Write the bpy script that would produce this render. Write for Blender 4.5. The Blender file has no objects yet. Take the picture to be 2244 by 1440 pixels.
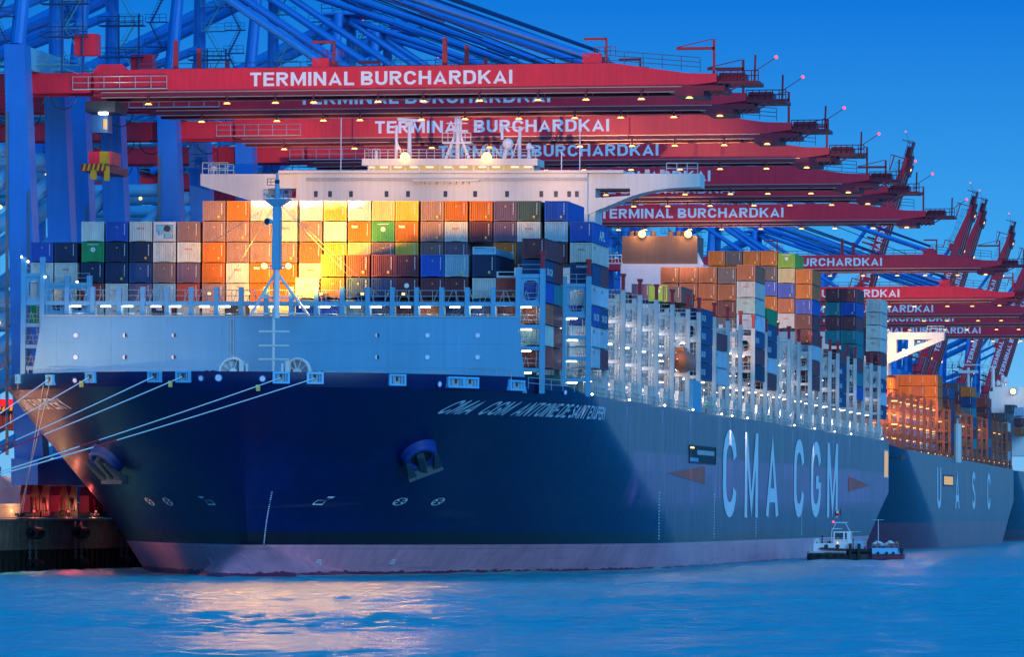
import bpy, bmesh, math, random
from mathutils import Matrix, Vector
random.seed(11)
sc = bpy.context.scene
COL = sc.collection
RAD = math.radians

# ------------------------------------------------------------------ camera, sky, light, exposure
CAMH, FPX, HZ = 6.5, 13000.0, 1134.0
cam = bpy.data.cameras.new('camera')
cam.sensor_fit = 'HORIZONTAL'; cam.sensor_width = 36.0
cam.lens = FPX / 2244.0 * 36.0
cam.shift_y = (HZ - 720.0) / 2244.0
cam.clip_start = 1.0; cam.clip_end = 60000.0
camo = bpy.data.objects.new('camera', cam); COL.objects.link(camo)
camo.location = (0, 0, CAMH); camo.rotation_euler = (RAD(90), 0, 0)
sc.camera = camo

SUN_EL, SUN_ROT = 16.0, 206.0          # last light of dusk, behind the viewer
world = bpy.data.worlds.new('World'); sc.world = world; world.use_nodes = True
nt = world.node_tree; nt.nodes.clear()
wout = nt.nodes.new('ShaderNodeOutputWorld')
bg1 = nt.nodes.new('ShaderNodeBackground'); bg2 = nt.nodes.new('ShaderNodeBackground')
addw = nt.nodes.new('ShaderNodeAddShader')
sky = nt.nodes.new('ShaderNodeTexSky'); sky.sky_type = 'NISHITA'; sky.sun_disc = False
sky.sun_elevation = RAD(3.0); sky.sun_rotation = RAD(SUN_ROT); sky.ozone_density = 6.0
bg2.inputs[1].default_value = 0.03
nt.links.new(sky.outputs[0], bg2.inputs[0])
tc = nt.nodes.new('ShaderNodeTexCoord'); sep = nt.nodes.new('ShaderNodeSeparateXYZ')
nt.links.new(tc.outputs['Generated'], sep.inputs[0])
mp = nt.nodes.new('ShaderNodeMapRange'); mp.inputs[1].default_value = 0.0; mp.inputs[2].default_value = 1.0
mp.clamp = True
pw = nt.nodes.new('ShaderNodeMath'); pw.operation = 'POWER'; pw.inputs[1].default_value = 0.5
nt.links.new(sep.outputs['Z'], mp.inputs[0]); nt.links.new(mp.outputs[0], pw.inputs[0])
rp = nt.nodes.new('ShaderNodeValToRGB'); nt.links.new(pw.outputs[0], rp.inputs[0])
# ramp over sqrt(sin elevation): the dusk sky, pale at the horizon, deep blue above
stops = [(0.0, (.20, .47, .82)), (.15, (.125, .45, .82)), (.215, (.035, .325, .775)), (.295, (.0, .150, .62)),
         (.42, (.0, .15, .60)), (.6, (.0, .19, .62)), (1.0, (.0, .18, .52))]
rp.color_ramp.elements[0].position = stops[0][0]; rp.color_ramp.elements[0].color = (*stops[0][1], 1)
rp.color_ramp.elements[1].position = 1.0; rp.color_ramp.elements[1].color = (*stops[-1][1], 1)
for p, c in stops[1:-1]:
    e = rp.color_ramp.elements.new(p); e.color = (*c, 1)
nt.links.new(rp.outputs[0], bg1.inputs[0]); bg1.inputs[1].default_value = 1.0
nt.links.new(bg1.outputs[0], addw.inputs[0]); nt.links.new(bg2.outputs[0], addw.inputs[1])
nt.links.new(addw.outputs[0], wout.inputs[0])

sun = bpy.data.lights.new('sun', 'SUN'); sun.energy = 1.65; sun.angle = RAD(40); sun.color = (.30, .66, 1.0)
suno = bpy.data.objects.new('sun', sun); COL.objects.link(suno)
suno.rotation_euler = (RAD(90 - SUN_EL), 0, RAD(26))   # shines away from the viewer, from over the right shoulder

vs = sc.view_settings
vs.view_transform = 'Standard'; vs.look = 'None'; vs.exposure = 0.12; vs.gamma = 1.0
vs.use_curve_mapping = False
sc.cycles.use_denoising = True
sc.cycles.max_bounces = 5; sc.cycles.diffuse_bounces = 2; sc.cycles.glossy_bounces = 3
sc.cycles.caustics_reflective = False; sc.cycles.caustics_refractive = False
sc.cycles.sample_clamp_indirect = 4.0

# ------------------------------------------------------------------ frames of reference
TH = math.atan(.14831)                 # the berth runs this far off the view axis
X0, Y0 = -28.89, 645.0                 # stem of the first ship
cT, sT = math.cos(TH), math.sin(TH)
M_Q = Matrix.Translation((X0, Y0, 0)) @ Matrix.Rotation(-TH, 4, 'Z')
ROLL = .0077
M_S = M_Q @ Matrix.Rotation(ROLL, 4, 'Y')
def aft_at(px):                         # station along the flat side whose sight line bears px
    Y = 1.1827e6 / (3050.0 - px); return (Y + 4.87 - 645.0) / cT
def across(px, y):                      # offset from the centreline at station y
    k = (px - 1122.0) / FPX
    return (k * (Y0 + y * cT) - X0 - y * sT) / (cT + k * sT)
def level(py, x, y):                    # height at (x, y) on the ship
    Y = Y0 + y * cT - x * sT
    return CAMH + (HZ - py) * Y / FPX + ROLL * x

# ------------------------------------------------------------------ helpers
def link(o, parent=None):
    COL.objects.link(o)
    if parent is not None: o.parent = parent
    return o
def tag(o, label=None, cat=None, group=None, kind=None):
    if label: o['label'] = label
    if cat: o['category'] = cat
    if group: o['group'] = group
    if kind: o['kind'] = kind
    return o
def empty(name, M=None):
    o = bpy.data.objects.new(name, None); link(o)
    if M is not None: o.matrix_world = M
    return o
def copy_tree(o, parent=None):
    c = o.copy(); link(c)
    if parent is not None: c.parent = parent
    for ch in KIDS.get(o.name, []):
        copy_tree(ch, c)
    return c
KIDS = {}
class MB:
    def __init__(s): s.v = []; s.f = []
    def add(s, vs_, fs):
        b = len(s.v); s.v += [tuple(p) for p in vs_]; s.f += [tuple(i + b for i in f) for f in fs]; return s
    def box(s, x0, x1, y0, y1, z0, z1):
        return s.add([(x0,y0,z0),(x1,y0,z0),(x1,y1,z0),(x0,y1,z0),(x0,y0,z1),(x1,y0,z1),(x1,y1,z1),(x0,y1,z1)],
                     [(0,3,2,1),(4,5,6,7),(0,1,5,4),(1,2,6,5),(2,3,7,6),(3,0,4,7)])
    def hexa(s, lo, hi):                # lo, hi: four points each (bottom ring, top ring)
        return s.add(list(lo) + list(hi), [(0,3,2,1),(4,5,6,7),(0,1,5,4),(1,2,6,5),(2,3,7,6),(3,0,4,7)])
    def prism(s, poly, axis, lo, hi):   # poly in the two other axes (xyz order kept)
        n = len(poly)
        def pt(a, b, c):
            return (c, a, b) if axis == 'x' else ((a, c, b) if axis == 'y' else (a, b, c))
        vs_ = [pt(a, b, lo) for a, b in poly] + [pt(a, b, hi) for a, b in poly]
        fs = [tuple(range(n))[::-1], tuple(range(n, 2*n))] + [(i, (i+1) % n, n + (i+1) % n, n + i) for i in range(n)]
        return s.add(vs_, fs)
    def frame(s, outer, inner, axis, lo, hi):   # plate with a hole; outer, inner equally many points
        n = len(outer)
        def pt(a, b, c):
            return (c, a, b) if axis == 'x' else ((a, c, b) if axis == 'y' else (a, b, c))
        vs_ = [pt(*p, lo) for p in outer] + [pt(*p, lo) for p in inner] + [pt(*p, hi) for p in outer] + [pt(*p, hi) for p in inner]
        fs = []
        for i in range(n):
            j = (i+1) % n
            fs += [(i, j, n+j, n+i), (2*n+i, 3*n+i, 3*n+j, 2*n+j), (i, 2*n+i, 2*n+j, j), (n+i, n+j, 3*n+j, 3*n+i)]
        return s.add(vs_, fs)
    def tube(s, p, q, r, n=8, r2=None, caps=True):
        p, q = Vector(p), Vector(q); r2 = r if r2 is None else r2
        d = (q - p).normalized()
        u = d.cross(Vector((0,0,1)))
        if u.length < 1e-3: u = d.cross(Vector((0,1,0)))
        u.normalize(); w = d.cross(u)
        vs_ = []
        for c, rr in ((p, r), (q, r2)):
            for i in range(n):
                a = 2*math.pi*i/n; vs_.append(c + (u*math.cos(a) + w*math.sin(a))*rr)
        fs = [(i, (i+1) % n, n + (i+1) % n, n + i) for i in range(n)]
        if caps: fs += [tuple(range(n))[::-1], tuple(range(n, 2*n))]
        return s.add(vs_, fs)
    def path(s, pts, r, n=6):
        for a, b in zip(pts, pts[1:]): s.tube(a, b, r, n)
        return s
    def beam(s, p, q, w, h):            # w across (horizontal), h up
        p, q = Vector(p), Vector(q); d = (q - p).normalized()
        u = d.cross(Vector((0,0,1)))
        if u.length < 1e-3: u = Vector((1,0,0))
        u.normalize(); k = u.cross(d)
        vs_ = []
        for c in (p, q):
            for a, b in ((-1,-1),(1,-1),(1,1),(-1,1)): vs_.append(c + u*(a*w/2) + k*(b*h/2))
        return s.add(vs_, [(0,1,2,3),(7,6,5,4),(0,4,5,1),(1,5,6,2),(2,6,7,3),(3,7,4,0)])
    def ring(s, c, axis, R_, r, n=24, m=6, a0=0, a1=2*math.pi):
        c = Vector(c); ax = Vector(axis).normalized()
        u = ax.cross(Vector((0,0,1)))
        if u.length < 1e-3: u = Vector((1,0,0))
        u.normalize(); w = ax.cross(u); full = abs(a1 - a0 - 2*math.pi) < 1e-6
        nn = n if full else n + 1; vs_ = []
        for i in range(nn):
            a = a0 + (a1 - a0)*i/n; d = u*math.cos(a) + w*math.sin(a)
            for j in range(m):
                b = 2*math.pi*j/m; vs_.append(c + d*(R_ + r*math.cos(b)) + ax*(r*math.sin(b)))
        fs = []
        for i in range(n if full else n):
            i2 = (i+1) % nn
            if not full and i + 1 >= nn: break
            for j in range(m): fs.append((i*m+j, i2*m+j, i2*m+(j+1) % m, i*m+(j+1) % m))
        return s.add(vs_, fs)
    def disc(s, c, axis, R_, th, n=16):
        c = Vector(c); ax = Vector(axis).normalized()
        return s.tube(c - ax*(th/2), c + ax*(th/2), R_, n)
    def ball(s, c, r, n=10, m=6, sq=(1,1,1)):
        vs_ = []
        for j in range(m+1):
            t = math.pi*j/m
            for i in range(n):
                a = 2*math.pi*i/n
                vs_.append((c[0]+r*sq[0]*math.sin(t)*math.cos(a), c[1]+r*sq[1]*math.sin(t)*math.sin(a), c[2]+r*sq[2]*math.cos(t)))
        fs = []
        for j in range(m):
            for i in range(n): fs.append((j*n+i, (j+1)*n+i, (j+1)*n+(i+1) % n, j*n+(i+1) % n))
        return s.add(vs_, fs)
    def mesh(s, name, smooth=False):
        me = bpy.data.meshes.new(name); me.from_pydata(s.v, [], s.f); me.validate()
        bm = bmesh.new(); bm.from_mesh(me)
        bmesh.ops.recalc_face_normals(bm, faces=bm.faces[:]); bm.to_mesh(me); bm.free()
        if smooth:
            for p in me.polygons: p.use_smooth = True
        return me
    def build(s, name, mat, parent=None, smooth=False, kind=None):
        return new_obj(name, s.mesh(name, smooth), mat, parent, kind)
def new_obj(name, me, mat, parent=None, kind=None, loc=None):
    if mat is not None and not me.materials: me.materials.append(mat)
    o = bpy.data.objects.new(name, me); link(o, parent)
    if parent is not None: KIDS.setdefault(parent.name, []).append(o)
    if kind: o['kind'] = kind
    if loc is not None: o.location = loc
    return o
def rail(mb, p, q, h=1.05, n=None, r=.035, mids=1):       # guard rail between two points
    p, q = Vector(p), Vector(q); L = (q - p).length
    n = n or max(1, int(L / 1.6))
    for i in range(n + 1):
        a = p.lerp(q, i / n); mb.tube(a, a + Vector((0,0,h)), r, 4, caps=False)
    for k in range(mids + 1):
        dz = Vector((0,0,h*(k+1)/(mids+1))); mb.tube(p + dz, q + dz, r, 4, caps=False)
def rrect(a0, a1, b0, b1, r, n=4):     # rounded rectangle, 4*(n+1) points
    pts = []
    for cx, cy, s0 in ((a1-r, b1-r, 0), (a0+r, b1-r, 90), (a0+r, b0+r, 180), (a1-r, b0+r, 270)):
        for i in range(n+1):
            t = RAD(s0 + 90*i/n); pts.append((cx + r*math.cos(t), cy + r*math.sin(t)))
    return pts
def rect_like(a0, a1, b0, b1, n=4):    # rectangle with the same number of points as rrect
    pts = []
    for cx, cy in ((a1,b1),(a0,b1),(a0,b0),(a1,b0)): pts += [(cx, cy)]*(n+1)
    # slide the doubled points a little so no edge is degenerate
    out = []; k = n + 1
    for c, (cx, cy, s0) in enumerate(((a1,b1,0),(a0,b1,90),(a0,b0,180),(a1,b0,270))):
        for i in range(k):
            t = (i / n - .5) * .02
            dx = [0, -1, 0, 1][c]; dy = [1, 0, -1, 0][c]
            if i <= n/2: out.append((cx + (abs(t)*[0,1,0,-1][c]), cy + (abs(t)*[-1,0,1,0][c])))
            else: out.append((cx + (abs(t)*[-1,0,1,0][c]), cy + (abs(t)*[0,-1,0,1][c])))
    return out
def text2d(body, w, h, bold=.0, shear=0.0, fontspace=1.0):
    cu = bpy.data.curves.new('lettering', 'FONT'); cu.body = body; cu.offset = bold; cu.resolution_u = 3
    cu.space_character = fontspace; cu.shear = shear
    o = bpy.data.objects.new('lettering', cu); COL.objects.link(o)
    dg = bpy.context.evaluated_depsgraph_get()
    me = bpy.data.meshes.new_from_object(o.evaluated_get(dg))
    bpy.data.objects.remove(o); bpy.data.curves.remove(cu)
    vs_ = [v.co.copy() for v in me.vertices]; fs = [tuple(p.vertices) for p in me.polygons]
    bpy.data.meshes.remove(me)
    x0 = min(v.x for v in vs_); x1 = max(v.x for v in vs_); y0 = min(v.y for v in vs_); y1 = max(v.y for v in vs_)
    return [((v.x-x0)/(x1-x0)*w, (v.y-y0)/(y1-y0)*h) for v in vs_], fs

# block lettering: each glyph is a few strokes on a unit-high box
def arc_(cx, cy, rx, ry, a0, a1, n=6): return [(cx + rx*math.cos(RAD(a0 + (a1-a0)*i/n)), cy + ry*math.sin(RAD(a0 + (a1-a0)*i/n))) for i in range(n+1)]
def glyph(c, t):
    h = t/2; T, B = 1 - h, h
    W = dict(T=.64, E=.62, R=.70, M=.88, I=t, N=.72, A=.78, L=.58, B=.70, U=.70, C=.72, H=.72, D=.72, K=.74, G=.76, O=.78, P=.66, S=.67, X=.70, Y=.72).get(c, .3)
    l, r, m = h, W - h, W/2; V = [(l, 0), (l, 1)]
    if c == 'T': P = [[(0, T), (W, T)], [(m, 0), (m, 1 - t)]]
    elif c == 'E': P = [V, [(t, T), (W, T)], [(t, .52), (W*.93, .52)], [(t, B), (W, B)]]
    elif c == 'L': P = [V, [(t, B), (W, B)]]
    elif c == 'I': P = [V]
    elif c == 'H': P = [V, [(r, 0), (r, 1)], [(t, .52), (W - t, .52)]]
    elif c == 'N': P = [V, [(r, 0), (r, 1)], [(h*1.1, 1 - h*.6), (W - h*1.1, h*.6)]]
    elif c == 'M': P = [V, [(r, 0), (r, 1)], [(h*1.1, 1 - h*.5), (m, h*.6), (W - h*1.1, 1 - h*.5)]]
    elif c == 'A': P = [[(h*.9, 0), (m, 1 - h*.7), (W - h*.9, 0)], [(W*.27, .27), (W*.73, .27)]]
    elif c == 'K': P = [V, [(h, .33), (W - h*.8, 1)], [(W*.40, .58), (W - h*.8, 0)]]
    elif c == 'X': P = [[(h*.9, 0), (W - h*.9, 1)], [(h*.9, 1), (W - h*.9, 0)]]
    elif c == 'Y': P = [[(h*.9, 1), (m, .45), (W - h*.9, 1)], [(m, 0), (m, .45)]]
    elif c == 'U': P = [[(l, 1)] + arc_(m, .34, m - h, .34 - h, 180, 360, 8) + [(r, 1)]]
    elif c == 'C': P = [arc_(m, .64, m - h, .36 - h, 8, 180, 8) + arc_(m, .36, m - h, .36 - h, 180, 352, 8)]
    elif c == 'G': P = [arc_(m, .64, m - h, .36 - h, 12, 180, 8) + arc_(m, .36, m - h, .36 - h, 180, 350, 8) + [(r, .46)], [(m, .46), (W - t, .46)]]
    elif c == 'O': q = arc_(m, .62, m - h, .38 - h, 0, 180, 8) + arc_(m, .38, m - h, .38 - h, 180, 360, 8); P = [q + [q[0]]]
    elif c == 'D': P = [V, [(t, T)] + arc_(W - .36, .64, .36 - h, .36 - h, 90, 0, 5) + arc_(W - .36, .36, .36 - h, .36 - h, 0, -90, 5) + [(t, B)]]
    elif c in 'RP': P = [V, [(t, T)] + arc_(W - .29, .72, .27 - h, .28 - h, 90, -90, 8) + [(t, .44 + h)]] + ([[(W*.48, .44), (W - h*.9, 0)]] if c == 'R' else [])
    elif c == 'B': P = [V, [(t, T)] + arc_(W - .29, .74, .25 - h, .26 - h, 90, -90, 8) + [(t, .48 + h)], [(t, .52 - h)] + arc_(W - .27, .26, .27 - h, .26 - h, 90, -90, 8) + [(t, B)]]
    elif c == 'S': P = [arc_(m, .73, m - h, .27 - h, 15, 270, 10) + arc_(m, .27, m - h, .27 - h, 90, -165, 10)[1:]]
    else: P = []
    return W, P
def stroke(pts, t):
    n = len(pts); out = []
    closed = (abs(pts[0][0]-pts[-1][0]) + abs(pts[0][1]-pts[-1][1])) < 1e-6
    for i in range(n):
        a = pts[i-1] if i else (pts[-2] if closed else None); b = pts[i]; c = pts[i+1] if i < n-1 else (pts[1] if closed else None)
        ds = []
        for p, q in ((a, b), (b, c)):
            if p is None or q is None: continue
            dx, dy = q[0]-p[0], q[1]-p[1]; L_ = math.hypot(dx, dy)
            if L_ > 1e-7: ds.append((dx/L_, dy/L_))
        tx = sum(d[0] for d in ds); ty = sum(d[1] for d in ds); L_ = math.hypot(tx, ty) or 1; tx /= L_; ty /= L_
        k = 1/max(.35, tx*ds[0][0] + ty*ds[0][1])
        nx, ny = -ty*t/2*k, tx*t/2*k; out += [(b[0]+nx, b[1]+ny), (b[0]-nx, b[1]-ny)]
    return out, [(2*i, 2*i+1, 2*i+3, 2*i+2) for i in range(n-1)]
def block_text(body, w, h, t=.19, gap=.13, slant=0.0):
    """-> [(u, v, layer)], faces; scaled to w by h"""
    vs_, fs = [], []; x = 0
    for c in body:
        if c == ' ': x += .34; continue
        W, P = glyph(c, t)
        for k, p in enumerate(P):
            a, f = stroke(p, t); b = len(vs_); vs_ += [(x + q[0], min(1, max(0, q[1])), k) for q in a]; fs += [tuple(i + b for i in g_) for g_ in f]
        x += W + gap
    tot = x - gap
    return [(u/tot*w + slant*v*h, v*h, k) for u, v, k in vs_], fs
# ------------------------------------------------------------------ materials
MATS = {}
def nodes_of(m):
    m.use_nodes = True; return m.node_tree, m.node_tree.nodes['Principled BSDF']
def paint(name, col, rough=.45, var=.18, scale=.35, metal=0.0, streak=.0, spec=.5, objcolor=False, rust=0.0, bump=0.0):
    m = bpy.data.materials.new(name); nt, b = nodes_of(m); N = nt.nodes; L = nt.links
    tc = N.new('ShaderNodeTexCoord'); nz = N.new('ShaderNodeTexNoise'); nz.inputs['Scale'].default_value = scale
    nz.inputs['Detail'].default_value = 6; nz.inputs['Roughness'].default_value = .65
    vec = tc.outputs['Object']
    if objcolor:
        oi = N.new('ShaderNodeObjectInfo')
        va = N.new('ShaderNodeVectorMath'); va.operation = 'ADD'
        L.new(vec, va.inputs[0])
        sc_ = N.new('ShaderNodeMath'); sc_.operation = 'MULTIPLY'; sc_.inputs[1].default_value = 97.0
        L.new(oi.outputs['Random'], sc_.inputs[0]); L.new(sc_.outputs[0], va.inputs[1]); vec = va.outputs[0]
    L.new(vec, nz.inputs['Vector'])
    mr = N.new('ShaderNodeMapRange'); mr.inputs[1].default_value = .25; mr.inputs[2].default_value = .75
    mr.inputs[3].default_value = 1 - var; mr.inputs[4].default_value = 1 + var
    L.new(nz.outputs['Fac'], mr.inputs[0])
    fac = mr.outputs[0]
    if streak:
        mpn = N.new('ShaderNodeMapping'); mpn.inputs['Scale'].default_value = (2.2, 2.2, .12); L.new(vec, mpn.inputs[0])
        n2 = N.new('ShaderNodeTexNoise'); n2.inputs['Scale'].default_value = 1.0; n2.inputs['Detail'].default_value = 5
        L.new(mpn.outputs[0], n2.inputs['Vector'])
        m2 = N.new('ShaderNodeMapRange'); m2.inputs[1].default_value = .3; m2.inputs[2].default_value = .7
        m2.inputs[3].default_value = 1 - streak; m2.inputs[4].default_value = 1 + streak*.5
        L.new(n2.outputs['Fac'], m2.inputs[0])
        mu = N.new('ShaderNodeMath'); mu.operation = 'MULTIPLY'; L.new(fac, mu.inputs[0]); L.new(m2.outputs[0], mu.inputs[1]); fac = mu.outputs[0]
    mx = N.new('ShaderNodeVectorMath'); mx.operation = 'MULTIPLY'
    if objcolor: L.new(oi.outputs['Color'], mx.inputs[0])
    else: mx.inputs[0].default_value = col
    L.new(fac, mx.inputs[1]); out = mx.outputs[0]
    if rust:
        n3 = N.new('ShaderNodeTexNoise'); n3.inputs['Scale'].default_value = 1.4; n3.inputs['Detail'].default_value = 8; L.new(vec, n3.inputs['Vector'])
        m3 = N.new('ShaderNodeMapRange'); m3.inputs[1].default_value = .62; m3.inputs[2].default_value = .74; L.new(n3.outputs['Fac'], m3.inputs[0])
        m4 = N.new('ShaderNodeMath'); m4.operation = 'MULTIPLY'; m4.inputs[1].default_value = rust; L.new(m3.outputs[0], m4.inputs[0])
        mix = N.new('ShaderNodeMix'); mix.data_type = 'RGBA'; L.new(m4.outputs[0], mix.inputs[0]); L.new(out, mix.inputs[6])
        mix.inputs[7].default_value = (.13, .055, .025, 1); out = mix.outputs[2]
    L.new(out, b.inputs['Base Color'])
    b.inputs['Roughness'].default_value = rough; b.inputs['Metallic'].default_value = metal
    b.inputs['Specular IOR Level'].default_value = spec
    if bump:
        bp = N.new('ShaderNodeBump'); bp.inputs['Strength'].default_value = bump; bp.inputs['Distance'].default_value = .05
        L.new(nz.outputs['Fac'], bp.inputs['Height']); L.new(bp.outputs[0], b.inputs['Normal'])
    MATS[name] = m; return m
def emit(name, col, strength, sample=False):
    m = bpy.data.materials.new(name); m.use_nodes = True; nt = m.node_tree
    b = nt.nodes['Principled BSDF']; b.inputs['Base Color'].default_value = (.02,.02,.02,1)
    b.inputs['Emission Color'].default_value = (*col, 1); b.inputs['Emission Strength'].default_value = strength
    if not sample: m.cycles.emission_sampling = 'NONE'
    MATS[name] = m; return m
paint('deck_grey', (.40, .46, .50), .5, .14, .4, streak=.12)
paint('bridge_white', (.74, .72, .70), .5, .06, .3, streak=.08)
paint('lash_white', (.50, .50, .50), .5, .12, .5, streak=.15)
paint('plate_blue', (.13, .39, .58), .5, .10, .10, streak=.05)
paint('crane_red', (.84, .018, .050), .42, .14, .25, streak=.10)
paint('crane_darkred', (.20, .008, .03), .5, .2, .4)
paint('crane_blue', (.010, .20, .66), .4, .12, .3, streak=.08)
paint('crane_lightblue', (.13, .52, .82), .4, .12, .3)
paint('crane_navy', (.012, .06, .20), .4, .12, .3)
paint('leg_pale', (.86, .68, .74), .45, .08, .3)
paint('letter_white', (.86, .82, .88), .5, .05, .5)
paint('rail_steel', (.45, .50, .52), .4, .1, 1.0, metal=.3)
paint('rail_dark', (.10, .16, .20), .5, .1, 1.0)
paint('rail_yellow', (.65, .42, .06), .5, .1, 1.0)
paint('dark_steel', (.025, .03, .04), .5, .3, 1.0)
paint('anchor_steel', (.035, .07, .09), .55, .35, 2.0, rust=.6)
paint('bolster_blue', (.012, .05, .26), .45, .2, 1.0)
paint('post_red', (.42, .02, .03), .5, .1, 1.0)
paint('rope_white', (.80, .82, .82), .8, .05, 5)
paint('rope_red', (.55, .02, .05), .8, .1, 5)
paint('tag_yellow', (.70, .52, .10), .6, .1, 3)
paint('boat_orange', (.72, .15, .04), .4, .1, 1)
paint('concrete', (.42, .31, .26), .85, .35, .5, streak=.35)
paint('sheet_pile', (.03, .027, .026), .7, .4, .6)
paint('asphalt', (.34, .28, .22), .9, .2, .3)
paint('rubber', (.015, .015, .016), .7, .2, 1)
paint('funnel_brown', (.16, .10, .09), .5, .15, .3, streak=.15)
paint('black_boat', (.012, .018, .03), .5, .2, 1)
paint('uasc_lash', (.42, .10, .05), .5, .15, .5)
paint('glass_dark', (.05, .06, .08), .1, .1, 1)
paint('hatch_teal', (.05, .20, .24), .5, .2, .5)
paint('container_paint', (1,1,1), .5, .16, .5, streak=.14, objcolor=True, rust=.35)
paint('container_dark', (.02, .02, .025), .6, .1, 1)
paint('mark_white', (.80, .80, .78), .5, .02, 1)
paint('mark_red', (.62, .02, .03), .5, .02, 1)
paint('mark_yellow', (.75, .45, .05), .5, .02, 1)
paint('triangle_orange', (.70, .10, .05), .5, .2, .3, streak=.2)
paint('hull_letter', (.92, .93, .94), .5, .06, .15, streak=.08)
paint('bow_letter', (.80, .84, .90), .5, .04, .3)
paint('gold', (.85, .36, .0), .4, .1, 1)
emit('lamp_white', (1, .97, .86), 9)
emit('lamp_warm', (1, .56, .16), 2.6)
emit('lamp_sodium', (1, .62, .16), 4)
emit('lamp_red', (1, .06, .12), 2.5)
emit('window_lit', (1, .60, .20), .55)
emit('cabin_lit', (1, .93, .75), 1.6)

def hull_paint(name, upper, boot, low, z_low, z_boot, worn=None, rough=.33):
    m = bpy.data.materials.new(name); nt, b = nodes_of(m); N = nt.nodes; L = nt.links
    tc = N.new('ShaderNodeTexCoord'); sp = N.new('ShaderNodeSeparateXYZ'); L.new(tc.outputs['Object'], sp.inputs[0])
    def step(z):
        s = N.new('ShaderNodeMath'); s.operation = 'GREATER_THAN'; s.inputs[1].default_value = z; L.new(sp.outputs['Z'], s.inputs[0]); return s.outputs[0]
    def mix(f, a, c):
        x = N.new('ShaderNodeMix'); x.data_type = 'RGBA'; L.new(f, x.inputs[0])
        for i, q in ((6, a), (7, c)):
            if isinstance(q, tuple): x.inputs[i].default_value = (*q, 1)
            else: L.new(q, x.inputs[i])
        return x.outputs[2]
    nz = N.new('ShaderNodeTexNoise'); nz.inputs['Scale'].default_value = .12; nz.inputs['Detail'].default_value = 8; L.new(tc.outputs['Object'], nz.inputs['Vector'])
    mpn = N.new('ShaderNodeMapping'); mpn.inputs['Scale'].default_value = (.8, .8, .05); L.new(tc.outputs['Object'], mpn.inputs[0])
    ns = N.new('ShaderNodeTexNoise'); ns.inputs['Scale'].default_value = 1.0; ns.inputs['Detail'].default_value = 6; L.new(mpn.outputs[0], ns.inputs['Vector'])
    base = mix(step(z_low), low, mix(step(z_boot), boot, upper))
    if worn:
        # primer showing through a worn belt along the flat side, in blocks of plating
        br = N.new('ShaderNodeTexBrick'); br.inputs['Scale'].default_value = 1.0
        br.inputs['Brick Width'].default_value = 26.0; br.inputs['Row Height'].default_value = 3.1; br.inputs['Mortar Size'].default_value = 0.0
        br.inputs['Color1'].default_value = (0,0,0,1); br.inputs['Color2'].default_value = (1,1,1,1)
        cb = N.new('ShaderNodeCombineXYZ'); L.new(sp.outputs['Y'], cb.inputs[0]); L.new(sp.outputs['Z'], cb.inputs[1]); L.new(cb.outputs[0], br.inputs['Vector'])
        rgb = N.new('ShaderNodeMapRange'); rgb.inputs[1].default_value = .1; rgb.inputs[2].default_value = .9; rgb.inputs[3].default_value = .45; L.new(br.outputs['Color'], rgb.inputs[0])
        def band(sock, a0, a1, b0, b1):
            p = N.new('ShaderNodeMapRange'); p.inputs[1].default_value = a0; p.inputs[2].default_value = a1; L.new(sock, p.inputs[0])
            q = N.new('ShaderNodeMapRange'); q.inputs[1].default_value = b0; q.inputs[2].default_value = b1; q.inputs[3].default_value = 1; q.inputs[4].default_value = 0; L.new(sock, q.inputs[0])
            r = N.new('ShaderNodeMath'); r.operation = 'MULTIPLY'; L.new(p.outputs[0], r.inputs[0]); L.new(q.outputs[0], r.inputs[1]); return r.outputs[0]
        f1 = band(sp.outputs['Z'], 7.5, 9.5, 14.4, 15.0); f2 = band(sp.outputs['Y'], 70, 74, 1e4, 2e4)
        nzr = N.new('ShaderNodeMapRange'); nzr.inputs[1].default_value = .35; nzr.inputs[2].default_value = .6; L.new(ns.outputs['Fac'], nzr.inputs[0])
        f = rgb.outputs[0]
        for g in (f1, f2, nzr.outputs[0]):
            mm = N.new('ShaderNodeMath'); mm.operation = 'MULTIPLY'; L.new(f, mm.inputs[0]); L.new(g, mm.inputs[1]); f = mm.outputs[0]
        xs = N.new('ShaderNodeMath'); xs.operation = 'GREATER_THAN'; xs.inputs[1].default_value = 20; L.new(sp.outputs['X'], xs.inputs[0])
        mm = N.new('ShaderNodeMath'); mm.operation = 'MULTIPLY'; L.new(f, mm.inputs[0]); L.new(xs.outputs[0], mm.inputs[1])
        base = mix(mm.outputs[0], base, worn)
    # plate seams
    sb = N.new('ShaderNodeTexBrick'); sb.inputs['Scale'].default_value = 1.0; sb.inputs['Brick Width'].default_value = 13.0
    sb.inputs['Row Height'].default_value = 3.05; sb.inputs['Mortar Size'].default_value = .02; sb.offset = .5
    sb.inputs['Color1'].default_value = (1,1,1,1); sb.inputs['Color2'].default_value = (.9,.9,.9,1); sb.inputs['Mortar'].default_value = (.55,.55,.55,1)
    cb2 = N.new('ShaderNodeCombineXYZ'); L.new(sp.outputs['Y'], cb2.inputs[0]); L.new(sp.outputs['Z'], cb2.inputs[1]); L.new(cb2.outputs[0], sb.inputs['Vector'])
    mr = N.new('ShaderNodeMapRange'); mr.inputs[1].default_value = .3; mr.inputs[2].default_value = .7; mr.inputs[3].default_value = .72; mr.inputs[4].default_value = 1.25
    ad = N.new('ShaderNodeMath'); ad.operation = 'ADD'; L.new(nz.outputs['Fac'], ad.inputs[0]); L.new(ns.outputs['Fac'], ad.inputs[1])
    hf = N.new('ShaderNodeMath'); hf.operation = 'MULTIPLY'; hf.inputs[1].default_value = .5; L.new(ad.outputs[0], hf.inputs[0]); L.new(hf.outputs[0], mr.inputs[0])
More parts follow.
